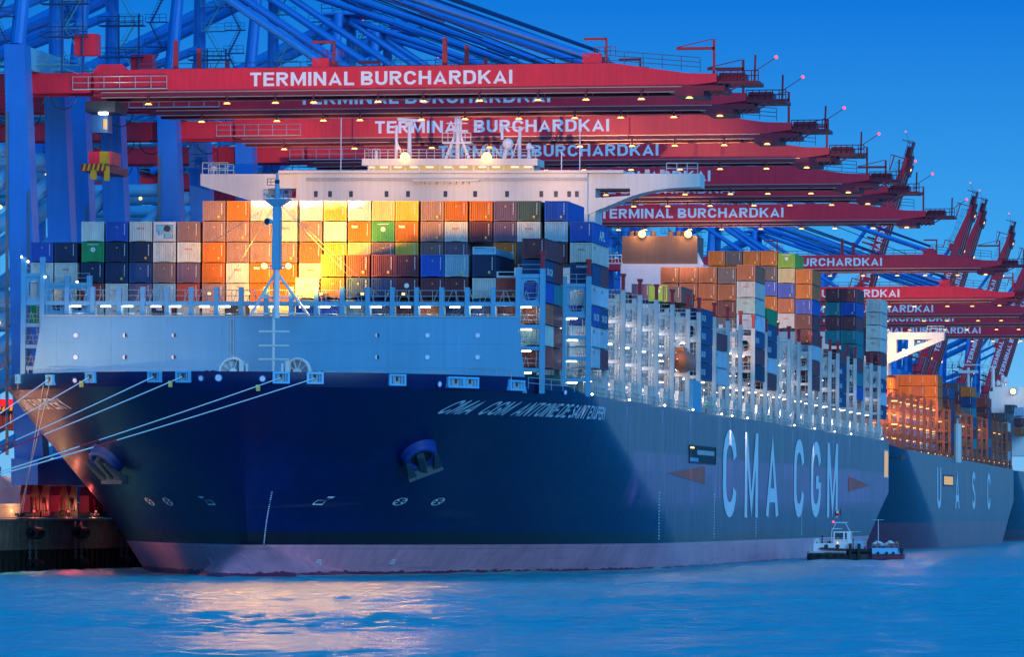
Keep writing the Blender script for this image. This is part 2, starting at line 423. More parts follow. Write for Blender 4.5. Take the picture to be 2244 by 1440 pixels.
    mu = N.new('ShaderNodeVectorMath'); mu.operation = 'MULTIPLY'; L.new(base, mu.inputs[0]); L.new(mr.outputs[0], mu.inputs[1])
    mu2 = N.new('ShaderNodeVectorMath'); mu2.operation = 'MULTIPLY'; L.new(mu.outputs[0], mu2.inputs[0]); L.new(sb.outputs['Color'], mu2.inputs[1])
    mp3 = N.new('ShaderNodeMapping'); mp3.inputs['Scale'].default_value = (.5, .5, .035); L.new(tc.outputs['Object'], mp3.inputs[0])
    n3 = N.new('ShaderNodeTexNoise'); n3.inputs['Scale'].default_value = 2.2; n3.inputs['Detail'].default_value = 9; n3.inputs['Roughness'].default_value = .7; L.new(mp3.outputs[0], n3.inputs['Vector'])
    m3 = N.new('ShaderNodeMapRange'); m3.inputs[1].default_value = .60; m3.inputs[2].default_value = .80; m3.inputs[4].default_value = .30; L.new(n3.outputs['Fac'], m3.inputs[0])
    scuffed = mix(m3.outputs[0], mu2.outputs[0], (.012, .030, .10))
    mp4 = N.new('ShaderNodeMapping'); mp4.inputs['Scale'].default_value = (.05, .05, 1.1); L.new(tc.outputs['Object'], mp4.inputs[0])
    n4 = N.new('ShaderNodeTexNoise'); n4.inputs['Scale'].default_value = 1.0; n4.inputs['Detail'].default_value = 8; L.new(mp4.outputs[0], n4.inputs['Vector'])
    m4 = N.new('ShaderNodeMapRange'); m4.inputs[1].default_value = .60; m4.inputs[2].default_value = .72; m4.inputs[4].default_value = .4; L.new(n4.outputs['Fac'], m4.inputs[0])
    lowf = N.new('ShaderNodeMath'); lowf.operation = 'LESS_THAN'; lowf.inputs[1].default_value = 9.0; L.new(sp.outputs['Z'], lowf.inputs[0])
    m5 = N.new('ShaderNodeMath'); m5.operation = 'MULTIPLY'; L.new(m4.outputs[0], m5.inputs[0]); L.new(lowf.outputs[0], m5.inputs[1])
    scuffed = mix(m5.outputs[0], scuffed, (.10, .07, .085))
    # weed and slime along the waterline, with a ragged upper edge
    n5 = N.new('ShaderNodeTexNoise'); n5.inputs['Scale'].default_value = .8; n5.inputs['Detail'].default_value = 8; L.new(tc.outputs['Object'], n5.inputs['Vector'])
    e5 = N.new('ShaderNodeMath'); e5.operation = 'MULTIPLY_ADD'; e5.inputs[1].default_value = .9; e5.inputs[2].default_value = .05; L.new(n5.outputs['Fac'], e5.inputs[0])
    w5 = N.new('ShaderNodeMath'); w5.operation = 'LESS_THAN'; L.new(sp.outputs['Z'], w5.inputs[0]); L.new(e5.outputs[0], w5.inputs[1])
    scuffed = mix(w5.outputs[0], scuffed, (.24, .03, .075))
    L.new(scuffed, b.inputs['Base Color'])
    rr = N.new('ShaderNodeMapRange'); rr.inputs[3].default_value = rough*.8; rr.inputs[4].default_value = rough*1.3; L.new(ns.outputs['Fac'], rr.inputs[0])
    L.new(rr.outputs[0], b.inputs['Roughness'])
    b.inputs['Coat Weight'].default_value = .12; b.inputs['Specular IOR Level'].default_value = .34; b.inputs['Coat Roughness'].default_value = .22
    bp = N.new('ShaderNodeBump'); bp.inputs['Strength'].default_value = .25; bp.inputs['Distance'].default_value = .2
    L.new(nz.outputs['Fac'], bp.inputs['Height']); L.new(bp.outputs[0], b.inputs['Normal'])
    MATS[name] = m; return m
hull_paint('hull_navy', (.0010, .011, .085), (.014, .014, .024), (.86, .30, .38), 3.5, 4.9, worn=(.42, .10, .34))
hull_paint('hull_slate', (.008, .028, .085), (.008, .028, .085), (.20, .030, .07), 5.4, 5.5)
hull_paint('hull_far', (.012, .022, .07), (.012, .022, .07), (.10, .03, .06), 3.0, 3.1)

def water_mat():
    m = bpy.data.materials.new('river_water'); nt, b = nodes_of(m); N = nt.nodes; L = nt.links
    b.inputs['Base Color'].default_value = (.07, .47, .54, 1); b.inputs['Roughness'].default_value = .24
    b.inputs['IOR'].default_value = 1.45
    tc = N.new('ShaderNodeTexCoord')
    def noise(scale, sx, sy, det, rot=0):
        mpn = N.new('ShaderNodeMapping'); mpn.inputs['Scale'].default_value = (sx, sy, 1); mpn.inputs['Rotation'].default_value = (0,0,RAD(rot)); L.new(tc.outputs['Object'], mpn.inputs[0])
        n = N.new('ShaderNodeTexNoise'); n.inputs['Scale'].default_value = scale; n.inputs['Detail'].default_value = det; n.inputs['Roughness'].default_value = .6
        L.new(mpn.outputs[0], n.inputs['Vector']); return n.outputs['Fac']
    a = noise(1.1, .45, 1.0, 6, 8); c = noise(.08, .5, 1.0, 4, -12)
    def scaled(x, k):
        q = N.new('ShaderNodeMath'); q.operation = 'MULTIPLY'; q.inputs[1].default_value = k; L.new(x, q.inputs[0]); return q.outputs[0]
    s = N.new('ShaderNodeMath'); s.operation = 'ADD'; L.new(scaled(a, 1.2), s.inputs[0]); L.new(scaled(c, 5.0), s.inputs[1])
    bp = N.new('ShaderNodeBump'); bp.inputs['Strength'].default_value = .8; bp.inputs['Distance'].default_value = .32
    L.new(s.outputs[0], bp.inputs['Height']); L.new(bp.outputs[0], b.inputs['Normal'])
    MATS['water'] = m; return m
water_mat()
def lamp_light(name, kind, energy, col, loc, M=None, parent=None, radius=.3, target=None, cone=None, blend=.6):
    l = bpy.data.lights.new(name, kind); l.energy = energy; l.color = col; l.shadow_soft_size = radius
    o = bpy.data.objects.new(name, l); link(o, parent); o.location = loc
    if kind == 'SPOT':
        l.spot_size = RAD(cone or 90); l.spot_blend = blend
        d = (Vector(target) - Vector(loc)).normalized()
        o.rotation_mode = 'QUATERNION'; o.rotation_quaternion = d.to_track_quat('-Z', 'Y')
    if M is not None: o.matrix_world = M @ (Matrix.Translation(loc) @ o.rotation_quaternion.to_matrix().to_4x4() if kind == 'SPOT' else Matrix.Translation(loc))
    return o

# ------------------------------------------------------------------ setting: water and quay
import numpy as np
def water_mesh():
    rng = np.random.default_rng(5)
    xs_ = np.arange(-75.0, 118.0, .75); ys_ = np.concatenate([np.arange(238.0, 640.0, .75), np.arange(640.0, 1000.0, 1.5)])
    gx_, gy_ = np.meshgrid(xs_, ys_); h = np.zeros_like(gx_)
    for i in range(34):
        lam = 1.6*(1.045**i); th = rng.normal(.2, .6); kx, ky = 2*np.pi/lam*np.sin(th), 2*np.pi/lam*np.cos(th)
        h += .020*lam**.75*np.sin(kx*gx_ + ky*gy_ + rng.uniform(0, 6.28))
    gust = np.ones_like(h)
    for i in range(6): gust += .22*np.sin(gx_*rng.normal(0, .06) + gy_*rng.normal(0, .05) + rng.uniform(0, 6.28))
    edge = np.minimum(1, np.minimum(np.minimum(gx_ - xs_[0], xs_[-1] - gx_), np.minimum(gy_ - ys_[0], ys_[-1] - gy_))/12.0)
    h *= np.clip(gust, .35, 1.8)*edge*.30
    ny, nx = h.shape; v = np.stack([gx_, gy_, h], -1).reshape(-1, 3)
    idx = np.arange(ny*nx).reshape(ny, nx); f = np.stack([idx[:-1,:-1], idx[:-1,1:], idx[1:,1:], idx[1:,:-1]], -1).reshape(-1, 4)
    fr = [(-4000,60,0),(4000,60,0),(4000,9000,0),(-4000,9000,0),(xs_[0],ys_[0],0),(xs_[-1],ys_[0],0),(xs_[-1],ys_[-1],0),(xs_[0],ys_[-1],0)]
    n0 = len(v); v = np.concatenate([v, np.array(fr)]); q = [(0,1,5,4),(1,2,6,5),(2,3,7,6),(3,0,4,7)]
    f = np.concatenate([f, np.array(q) + n0])
    me = bpy.data.meshes.new('water'); me.vertices.add(len(v)); me.vertices.foreach_set('co', v.ravel())
    me.loops.add(len(f)*4); me.loops.foreach_set('vertex_index', f.ravel().astype(np.int32))
    me.polygons.add(len(f)); me.polygons.foreach_set('loop_start', np.arange(0, len(f)*4, 4, dtype=np.int32))
    me.polygons.foreach_set('use_smooth', np.ones(len(f), bool)); me.update(calc_edges=True); me.validate()
    return me
tag(new_obj('water', water_mesh(), MATS['water']), kind='structure')
QX = -37.0
g = MB(); g.box(-900, QX - .9, -260, 2600, -3, 6.2)
qd = g.build('quay_ground', MATS['asphalt']); qd.matrix_world = M_Q; tag(qd, kind='structure')
qw = empty('quay_wall', M_Q)
tag(qw, 'concrete and sheet pile quay wall with fenders beside the bow', 'quay wall')
y = -130.0; k = 0
while y < 420:
    m = MB(); L_ = 15.0
    m.box(QX - 1.0, QX - .02*(k % 3), y + .06, y + L_ - .06, 3.6, 5.95); m.build('concrete_panel', MATS['concrete'], qw)
    m = MB(); m.box(QX - 1.0, QX - .12 + .03*((k+1) % 2), y + .05, y + L_ - .05, 2.6, 3.57); m.build('concrete_panel', MATS['concrete'], qw)
    m = MB(); n = 10
    for i in range(n):
        a = y + L_*i/n; m.box(QX - 1.5 + (.45 if i % 2 else 0), QX - .75 + (.45 if i % 2 else 0), a, a + L_/n - .01, -2, 2.58)
    m.build('sheet_pile', MATS['sheet_pile'], qw)
    y += L_; k += 1
m = MB(); m.box(QX - 1.3, QX + .05, -130, 420, 5.97, 6.26); m.build('coping', MATS['concrete'], qw)
m = MB(); m.tube((QX - .5, -130, 6.42), (QX - .5, 200, 6.42), .07, 6); m.build('kerb_pipe', MATS['rope_white'], qw)
def quay_y(px, x):                      # station on the quay line x that bears px
    lo, hi = -200.0, 2500.0
    for _ in range(50):
        md = (lo + hi)/2
        X = X0 + x*cT + md*sT; Y = Y0 + md*cT - x*sT
        if 1122 + FPX*X/Y < px: lo = md
        else: hi = md
    return lo
for i, px in enumerate((65, 165, 265)):
    yy = quay_y(px, QX)
    for j, z in enumerate((4.6, .75)):
        f = empty('fender', M_Q @ Matrix.Translation((QX + .75, yy, z)))
        tag(f, '%s cylindrical rubber fender hung on chains, %s below the quay coping' % (('upper', 'lower')[j], ('under crane sill,', 'between two others,', 'close to the bow,')[i]), 'fender', 'fenders on the quay wall')
        m = MB()
        for a in range(16):
            t = 2*math.pi*a/16
            m.v += [(.72*math.cos(t), -1.9, .72*math.sin(t)), (.72*math.cos(t), 1.9, .72*math.sin(t)), (.34*math.cos(t), -1.9, .34*math.sin(t)), (.34*math.cos(t), 1.9, .34*math.sin(t))]
        for a in range(16):
            p, q = 4*a, 4*((a+1) % 16); m.f += [(p, q, q+1, p+1), (p+2, p+3, q+3, q+2), (p, p+2, q+2, q), (p+1, q+1, q+3, p+3)]
        m.build('rubber_tube', MATS['rubber'], f, smooth=False)
        m = MB(); top = 6.1 - z if j == 0 else 3.6
        for s in (-1.6, 1.6):
            for q in range(int(top/.34)):
                m.ring((-.35, s, q*.34 + .2), (1, 0, 0) if q % 2 else (0, 1, 0), .15, .045, 6, 4)
        m.build('chain', MATS['rail_steel'], f)
def bollard(px, x, mat, label):
    o = empty('bollard', M_Q @ Matrix.Translation((x, quay_y(px, x), 6.2)))
    tag(o, label, 'bollard')
    m = MB(); m.tube((0,0,0), (0,0,.55), .42, 12, .34); m.build('post', mat, o)
    m = MB(); m.tube((0,0,.5), (0,0,.8), .62, 12, .5); m.tube((-.6,0,.62), (.6,0,.62), .18, 8); m.build('cap', mat, o)
    return o
bollard(131, QX - .95, MATS['tag_yellow'], 'yellow mooring bollard on the quay edge')
bollard(208, QX - .95, MATS['dark_steel'], 'dark steel mooring bollard near the bow on the quay edge')
bollard(44, QX - .95, MATS['dark_steel'], 'dark bollard at the foot of two slack ropes')

# ------------------------------------------------------------------ ship hulls
def lerp_tab(t, z):
    if z <= t[0][0]: return t[0][1]
    for (a, va), (b, vb) in zip(t, t[1:]):
        if z <= b: return va + (vb - va)*(z - a)/(b - a)
    return t[-1][1]
class Hull:
    LE = [(-4, 138), (0, 126), (5.6, 110), (7.9, 100), (15.8, 60), (20.7, 38)]
    ST = [(-4, 4), (0, 2.5), (3, 1.0), (8, -.5), (14, -3), (20.7, -9.3)]
    def __init__(s, B, L, ztop, cut0, cutz):
        s.B, s.L, s.ztop, s.cut0, s.cutz = B, L, ztop, cut0, cutz
    def half(s, y, z):
        z = min(z, 20.7)
        ys, le = lerp_tab(s.ST, z), lerp_tab(s.LE, z)
        u = max(0.0, min(1.0, (y - ys)/(le - ys)))
        t = max(0, min(1, z/21.0))
        p = 1.9 + .55*t; q = .95 - .42*t
        return s.B*(1 - (1 - u)**p)**q
    def pt(s, side, y, z, off=0.0): return Vector((side*(s.half(y, z) + off), y, z))
    def stations(s, z):
        z = min(z, 20.7)
        ys, le = lerp_tab(s.ST, z), lerp_tab(s.LE, z)
        a = [ys + (le - ys)*(i/36)**1.6 for i in range(37)]
        return a + [le + (s.L - le)*i/24 for i in range(1, 25)]
    def build(s, mat, root, name='hull'):
        m = MB(); nz = 30; rows = []
        for side in (-1, 1):
            grid = []
            for k in range(nz + 1):
                row = []
                for i, _ in enumerate(s.stations(0)):
                    f = k/nz
                    # heights follow the sheer of the station
                    yb = s.stations(f*21 - 2)[i]
                    zt = s.ztop(yb); zb = -2.0
                    if yb > s.cut0: zb = -2.0 + (s.cutz + 2.0)*(yb - s.cut0)/(s.L - s.cut0)
                    z = zb + (zt - zb)*f
                    y_ = s.stations(max(-2, min(22.5, z)))[i]
                    row.append(len(m.v)); m.v.append((side*s.half(y_, z), y_, z))
                grid.append(row)
            n = len(grid[0])
            for k in range(nz):
                for i in range(n - 1):
                    m.f.append((grid[k][i], grid[k][i+1], grid[k+1][i+1], grid[k+1][i]))
            rows.append(grid)
        # transom
        a, b = rows
        for k in range(nz): m.f.append((a[k][-1], b[k][-1], b[k+1][-1], a[k+1][-1]))
        # counter under the stern
        n = len(a[0])
        for i in range(n - 1): m.f.append((a[0][i], a[0][i+1], b[0][i+1], b[0][i]))
        me = bpy.data.meshes.new(name); me.from_pydata(m.v, [], m.f)
        bm = bmesh.new(); bm.from_mesh(me); bmesh.ops.remove_doubles(bm, verts=bm.verts[:], dist=1e-4)
        bmesh.ops.recalc_face_normals(bm, faces=bm.faces[:]); bm.to_mesh(me); bm.free()
        for p in me.polygons: p.use_smooth = True
        try: me.set_sharp_from_angle(angle=RAD(35))
        except Exception: pass
        return new_obj(name, me, mat, root)
    def deck(s, mat, root, z, y0, y1, name='deck'):
        m = MB(); n = 60; L_, R_ = [], []
        for i in range(n + 1):
            y_ = y0 + (y1 - y0)*i/n; h = s.half(y_, min(22, z + .5)) - .12
            L_.append((-h, y_, z)); R_.append((h, y_, z))
        b = len(m.v); m.v += L_ + R_
        for i in range(n): m.f.append((i, n+1+i, n+2+i, i+1))
        return m.build(name, mat, root)
    def arc_text(s, body, side, y_a, y_b, z0, z1, mat, root, bold, flip=False, shear=0.22):
        N_ = 200; ys = [y_a + (y_b - y_a)*i/N_ for i in range(N_ + 1)]
        zc = (z0 + z1)/2; arc = [0]
        for p, q in zip(ys, ys[1:]): arc.append(arc[-1] + (s.pt(side, q, zc) - s.pt(side, p, zc)).length)
        T = arc[-1]; v2, fs = block_text(body, T*.985, 1.0, .16, .14, shear)
        m = MB()
        for (u, v, kk) in v2:
            uu = T - u if flip else u
            i = 0
            lo, hi = 0, N_
            while hi - lo > 1:
                md = (lo + hi)//2
                if arc[md] <= uu: lo = md
                else: hi = md
            f = (uu - arc[lo])/max(1e-9, arc[hi] - arc[lo]); y_ = ys[lo] + (ys[hi] - ys[lo])*min(1, f)
            z = z0 + (z1 - z0)*v
            m.v.append(tuple(s.pt(side, y_, z, .12 + .008*kk)))
        m.f = fs
        return m.build('lettering', mat, root)

def zt1(y): return 22.15 if y < 17 else (22.15 + (20.6 - 22.15)*min(1, (y - 17)/20.0))
H1 = Hull(33.2, 436.0, zt1, 372.0, 11.2)
ship = empty('container_ship', M_S)
tag(ship, 'huge dark blue container ship with its bow towards the viewer', 'ship')
H1.build(MATS['hull_navy'], ship)
H1.deck(MATS['deck_grey'], ship, 20.4, -7.5, 435.5)

# bulbous bow
m = MB(); prof = [(-13.6, .0, .35), (-13.2, 1.3, .6), (-12.0, 2.5, 1.05), (-9.5, 3.6, 1.7), (-6, 4.3, 2.4), (-2, 4.8, 2.9), (2, 5.4, 4.2), (8, 7.0, 4.6), (16, 9.5, 4.0)]
n = 20
for (yy, rx, top) in prof:
    for i in range(n):
        a = 2*math.pi*i/n; cz = -1.8
        m.v.append((rx*math.cos(a)*(1 if math.sin(a) < 0 else (1 - .45*math.sin(a)**2)), yy, cz + (top - cz if math.sin(a) > 0 else 3.0)*math.sin(a)))
for j in range(len(prof) - 1):
    for i in range(n): m.f.append((j*n+i, j*n+(i+1) % n, (j+1)*n+(i+1) % n, (j+1)*n+i))
m.build('bulbous_bow', MATS['hull_navy'], ship, smooth=True)

# name on both bows

# CMA CGM along the flat side
def side_letter(ch, pa, pb, z0, z1, B, root, af=aft_at, bold=.02, name='lettering'):
    ya, yb = af(pa), af(pb); v2, fs = block_text(ch, yb - ya, z1 - z0, .17)
    m = MB(); m.v = [(B + .05 + .006*k, ya + u, z0 + v) for u, v, k in v2]; m.f = fs
    return m.build(name, MATS['hull_letter'], root)
for ch, pa, pb in (('C', 1582, 1612), ('M', 1630, 1659), ('A', 1677, 1704), ('C', 1738, 1760), ('G', 1775, 1797), ('M', 1811, 1834)):
    side_letter(ch, pa, pb, 6.7, 18.75, H1.B, ship, bold=.04)
for pa, pb, s in ((1460, 1543, 1), (1858, 1905, -1)):
    ya, yb = aft_at(pa), aft_at(pb); m = MB(); x = H1.B + .05
    if s > 0: m.add([(x, ya, 12.3), (x, yb, 11.1), (x, yb, 13.5)], [(0,1,2)])
    else: m.add([(x, yb, 12.3), (x, ya, 13.6), (x, ya, 11.0)], [(0,1,2)])
    m.build('thrust_mark', MATS['triangle_orange'], ship)
# draught marks: small dashes down the side, boss marks near the bow
for px in (1442, 1563, 1655, 1755):
    m = MB(); ya = aft_at(px)
    for i in range(16):
        z = 4.0 + i*.38; m.box(H1.B + .03, H1.B + .06, ya, ya + .55 + .35*(i % 2), z, z + .16)
    m.build('draught_mark', MATS['hull_letter'], ship)
m = MB()
for i in range(34):
    z = 2.6 + i*.2; yy = lerp_tab(H1.ST, z) + 1.3
    p = H1.pt(1, yy + .25, z, .04); q = H1.pt(1, yy + .37, z, .04); u = Vector((0,0,.1)); m.add([p, q, q + u, p + u], [(0,1,2,3)])
m.build('draught_mark', MATS['hull_letter'], ship)
def hull_patch(side, y, z, pts, w_, h_, name, mat):     # painted symbol lying on the curved bow
    m = MB(); m.v = [tuple(H1.pt(side, y + a*w_, z + b*h_, .1)) for a, b in pts]; m.f = [tuple(range(len(pts)))]
    return m.build(name, mat, ship)
def find_y(px, z, side):
    lo, hi = (lerp_tab(H1.ST, z) + .05), 120.0
    best = None; last = None
    for i in range(2400):
        yy = lo + (hi - lo)*i/2400; p = M_S @ H1.pt(side, yy, z)
        q = 1122 + FPX*p.x/p.y
        if side < 0 and last is not None and q > last: break      # past the limb of the bow
        last = q; e = abs(q - px)
        if best is None or e < best[0]: best = (e, yy)
    return best[1]
def z_for(py, px, side):
    z = 10.0
    for _ in range(8):
        yy = find_y(px, z, side); p = M_S @ H1.pt(side, yy, z)
        z += (HZ - py)*p.y/FPX + CAMH - p.z
    return yy, z
ya, za = z_for(904, 955, 1); yb, zb_ = z_for(918, 1325, 1)
H1.arc_text('CMA  CGM  ANTOINE DE SAINT EXUPERY', 1, ya, yb, za - .15, za + 1.35, MATS['bow_letter'], ship, .02)
ya, za = z_for(896, 172, -1)
H1.arc_text('CMA  CGM  ANTOINE DE SAINT EXUPERY', -1, ya, ya + (yb - ya)*1.0 + 2, za, za + 1.15, MATS['bow_letter'], ship, .02, flip=True, shear=.35)
for px, side in ((875, 1), (958, 1), (330, -1), (370, -1)):
    yy, z = z_for(1100, px, side); m = MB(); N_ = 20; W_ = .95; Hh = .42
    for i in range(N_):
        a = 2*math.pi*i/N_; b_ = 2*math.pi*(i+1)/N_
        m.add([H1.pt(side, yy + W_*math.cos(t)*r, z + Hh*math.sin(t)*r, .1) for t, r in ((a, 1), (b_, 1), (b_, .84), (a, .84))], [(0,1,2,3)])
    for a in (.6, 2.54, 3.74, 5.68):
        m.add([H1.pt(side, yy + W_*math.cos(t)*r, z + Hh*math.sin(t)*r, .1) for t, r in ((a, .1), (a-.22, .85), (a+.22, .85))], [(0,1,2)])
    m.build('thruster_mark', MATS['hull_letter'], ship)
for px, side in ((705, 1), (457, -1)):
    yy, z = z_for(1098, px, side); m = MB()
    pts = [(-1.9,-.75),(1.0,-.75),(.9,0),(2.6,.75),(.6,.75),(.2,.1),(-1.5,.1),(-2.0,-.4)]
    c = (0, -.2)
    for i in range(len(pts)):
        a, b_ = pts[i], pts[(i+1) % len(pts)]
        ia = (a[0]*.84, (a[1] + .1)*.72 - .1); ib = (b_[0]*.84, (b_[1] + .1)*.72 - .1)
        m.add([H1.pt(side, yy + u*.4, z + v*.62, .1) for u, v in (a, b_, ib, ia)], [(0,1,2,3)])
    m.build('bulb_mark', MATS['hull_letter'], ship)
for px, py, ch in ((690, 1233, '12'), (853, 1232, '12'), (468, 1230, '1')):
    side = 1 if px > 540 else -1
    yy, z = z_for(py, px, side); m = MB()
    for i in range(3): 
        m.add([H1.pt(side, yy + a, z + b_, .1) for a, b_ in ((0, -.25 + i*.22), (1.1 - .2*i, -.25 + i*.22), (1.1 - .2*i, -.13 + i*.22), (0, -.13 + i*.22))], [(0,1,2,3)])
    m.build('frame_mark', MATS['hull_letter'], ship)

# pilot door recess and the mooring opening at the stern
ya, yb = aft_at(1508), aft_at(1566); x = H1.B
m = MB(); m.frame(rect_like(ya, yb, 13.75, 16.15), rrect(ya + .5, yb - .5, 13.9, 16.0, .25), 'x', x - .02, x + .12); pd = m.build('pilot_door', MATS['dark_steel'], ship)
m = MB(); m.add([(x + .03, ya + .3, 13.8), (x + .03, yb - .3, 13.8), (x + .03, yb - .3, 16.1), (x + .03, ya + .3, 16.1)], [(0,1,2,3)]); m.build('recess', MATS['container_dark'], pd)
m = MB(); m.box(x + .04, x + .08, ya + 9, yb - 2, 14.95, 15.55); m.build('door_leaf', MATS['lash_white'], pd)
m = MB(); m.box(x + .04, x + .08, ya + 1.0, ya + 10, 14.0, 14.5); m.build('door_leaf', MATS['plate_blue'], pd)
m = MB(); m.box(x + .05, x + .12, ya + 1, ya + 5, 15.7, 15.9); m.build('lamp', MATS['lamp_warm'], pd)
ya, yb = aft_at(1935.0), aft_at(1944.6)
m = MB(); m.frame(rect_like(ya, yb, 13.7, 18.9), rrect(ya + .5, yb - .5, 13.95, 18.65, .3), 'x', x - .02, x + .1); md_ = m.build('mooring_opening', MATS['deck_grey'], ship)
m = MB(); m.add([(x + .03, ya + .4, 13.8), (x + .03, yb - .4, 13.8), (x + .03, yb - .4, 18.8), (x + .03, ya + .4, 18.8)], [(0,1,2,3)]); m.build('lit_recess', MATS['window_lit'], md_)

# anchors in their bolsters
def anchor(px, py, side):
    yy, z = z_for(py, px, side); p = H1.pt(side, yy, z); e = .5
    ty = (H1.pt(side, yy + e, z) - H1.pt(side, yy - e, z)).normalized(); tz = (H1.pt(side, yy, z + e) - H1.pt(side, yy, z - e)).normalized()
    nrm = ty.cross(tz); nrm = nrm if nrm.x*side > 0 else -nrm
    nrm = (nrm.normalized() + Vector((0, -.25, -.15))).normalized()
    m = MB(); m.tube(p - nrm*2.0, p + nrm*.9, 2.7, 40, 1.9); m.ring(p + nrm*.95, nrm, 1.55, .38, 40, 10)
    b = m.build('anchor_bolster', MATS['bolster_blue'], ship, smooth=False)
    m = MB(); m.disc(p + nrm*.98, nrm, 1.4, .06, 20); m.build('hawse_hole', MATS['container_dark'], b)
    down = Vector((0, 0, -1)); down = (down - nrm*down.dot(nrm)).normalized(); across_ = nrm.cross(down)
    if side > 0: down = (down*.85 + (-across_ if across_.dot(Vector((1,0,0))) < 0 else across_)*.55).normalized(); across_ = nrm.cross(down)
    o = p + nrm*1.35
    m = MB(); m.beam(o - down*.9, o + down*2.3, .7, .7); m.build('anchor_shank', MATS['anchor_steel'], b)
    m = MB(); c = o + down*2.4; m.beam(c - across_*2.0, c + across_*2.0, .9, 1.0); m.build('anchor_crown', MATS['anchor_steel'], b)
    for s in (-1, 1):
        m = MB(); a = c + across_*(1.5*s); t = a - down*3.1 + nrm*.5 + across_*(.15*s)
        w0, w1 = across_*.55, across_*.16; n0 = nrm*.35; n1 = nrm*.1
        m.hexa([a - w0 - n0, a + w0 - n0, a + w0 + n0, a - w0 + n0], [t - w1 - n1, t + w1 - n1, t + w1 + n1, t - w1 + n1])
        m.build('anchor_fluke', MATS['anchor_steel'], b)
anchor(915, 988, 1); anchor(238, 1000, -1)

# fairleads in the bulwark
def fairlead(px, py, w_, h_):
    side = 1 if px > 505 else -1
    yy, z = z_for(py, px, side); p = H1.pt(side, yy, z, .0)
    t = (H1.pt(side, yy + .4, z) - H1.pt(side, yy - .4, z)).normalized(); u = (H1.pt(side, yy, z + .3) - H1.pt(side, yy, z - .3)).normalized()
    n_ = t.cross(u); n_ = n_ if n_.x*side + -n_.y*.3 > 0 else -n_
    if t.x < 0: t = -t
    def P(a, b, c): return p + t*a + u*b + n_*c
    m = MB()
    for s in (-1, 1): m.hexa([P(s*w_/2 - .12, -h_/2, -.2), P(s*w_/2 + .12, -h_/2, -.2), P(s*w_/2 + .12, -h_/2, .3), P(s*w_/2 - .12, -h_/2, .3)], [P(s*w_/2 - .12, h_/2, -.2), P(s*w_/2 + .12, h_/2, -.2), P(s*w_/2 + .12, h_/2, .3), P(s*w_/2 - .12, h_/2, .3)])
    for s in (-1, 1): m.hexa([P(-w_/2 - .1, s*h_/2 - .1, -.2), P(w_/2 + .1, s*h_/2 - .1, -.2), P(w_/2 + .1, s*h_/2 - .1, .34), P(-w_/2 - .1, s*h_/2 - .1, .34)], [P(-w_/2 - .1, s*h_/2 + .1, -.2), P(w_/2 + .1, s*h_/2 + .1, -.2), P(w_/2 + .1, s*h_/2 + .1, .34), P(-w_/2 - .1, s*h_/2 + .1, .34)])
    f = m.build('fairlead', MATS['crane_lightblue'], ship)
    m = MB(); m.hexa([P(-w_/2, -h_/2, .02), P(w_/2, -h_/2, .02), P(w_/2, -h_/2, .07), P(-w_/2, -h_/2, .07)], [P(-w_/2, h_/2, .02), P(w_/2, h_/2, .02), P(w_/2, h_/2, .07), P(-w_/2, h_/2, .07)]); m.build('back_plate', MATS['deck_grey'], f)
    for s in (-.28, .28):
        m = MB(); m.tube(P(s*w_, -h_/2, .18), P(s*w_, h_/2, .18), .1, 8); m.build('roller', MATS['plate_blue'], f)
    m = MB(); m.tube(P(0, -h_*.1, .15), P(0, h_*.35, .15), .13, 8); m.build('roller', MATS['dark_steel'], f)
    return p + n_*.4
FL = {}
for px, py, w_, h_ in ((42, 831, 1.0, .8), (112, 833, 1.3, .95), (200, 828, 1.25, .95), (341, 826, 1.45, 1.0), (404, 826, 1.5, 1.05), (615, 828, 1.6, 1.05), (690, 829, 1.6, 1.05), (870, 833, 1.8, 1.05), (998, 838, 2.2, 1.0), (1028, 839, 2.2, 1.0), (1130, 845, 2.6, .95)):
    FL[px] = fairlead(px, py, w_, h_)
for px, py, r in ((442, 829, .34), (505, 828, .42), (575, 830, .36), (962, 842, .34), (165, 834, .3), (1184, 858, .3), (1238, 860, .3)):
    side = 1 if px > 505 else -1
    yy, z = z_for(py, px, side); p = H1.pt(side, yy, z, .03); q = H1.pt(side, yy, z, .2)
    nn = Vector((side*.3 if abs(px - 505) > 60 else 0, -1, -.2)) if px < 900 else Vector((1, -.6, -.1))
    m = MB(); m.ring(p, nn, r, .09, 18, 6); f = m.build('mooring_port', MATS['bolster_blue'], ship)
    m = MB(); m.disc(p, nn, r*.9, .1, 16); m.build('opening', MATS['letter_white'], f)

# ------------------------------------------------------------------ foredeck
BWY = 12.0
xl0, xl1 = across(62, BWY), across(88, BWY); xr0, xr1 = across(1151, BWY), across(1129, BWY)
m = MB(); m.prism([(xl0, 20.4), (xr0, 20.4), (xr1, level(695, xr1, BWY)), (xl1, level(692, xl1, BWY))], 'y', BWY, BWY + .25)
bw = m.build('breakwater', MATS['plate_blue'], ship)
m = MB(); m.box(xl1, xr1, BWY - .12, BWY + .35, 28.72, 28.86); m.build('top_edge', MATS['deck_grey'], bw)
for i in range(9):
    x = xl0 + 3 + (xr0 - xl0 - 6)*i/8; m = MB(); m.box(x - .03, x + .03, BWY - .025, BWY - .003, 20.5, 28.6); m.build('weld_seam', MATS['plate_blue'], bw)
for z in (23.1, 25.8): m = MB(); m.box(xl0 + 2, xr0 - 2, BWY - .035, BWY - .004, z, z + .05); m.build('weld_seam', MATS['plate_blue'], bw)
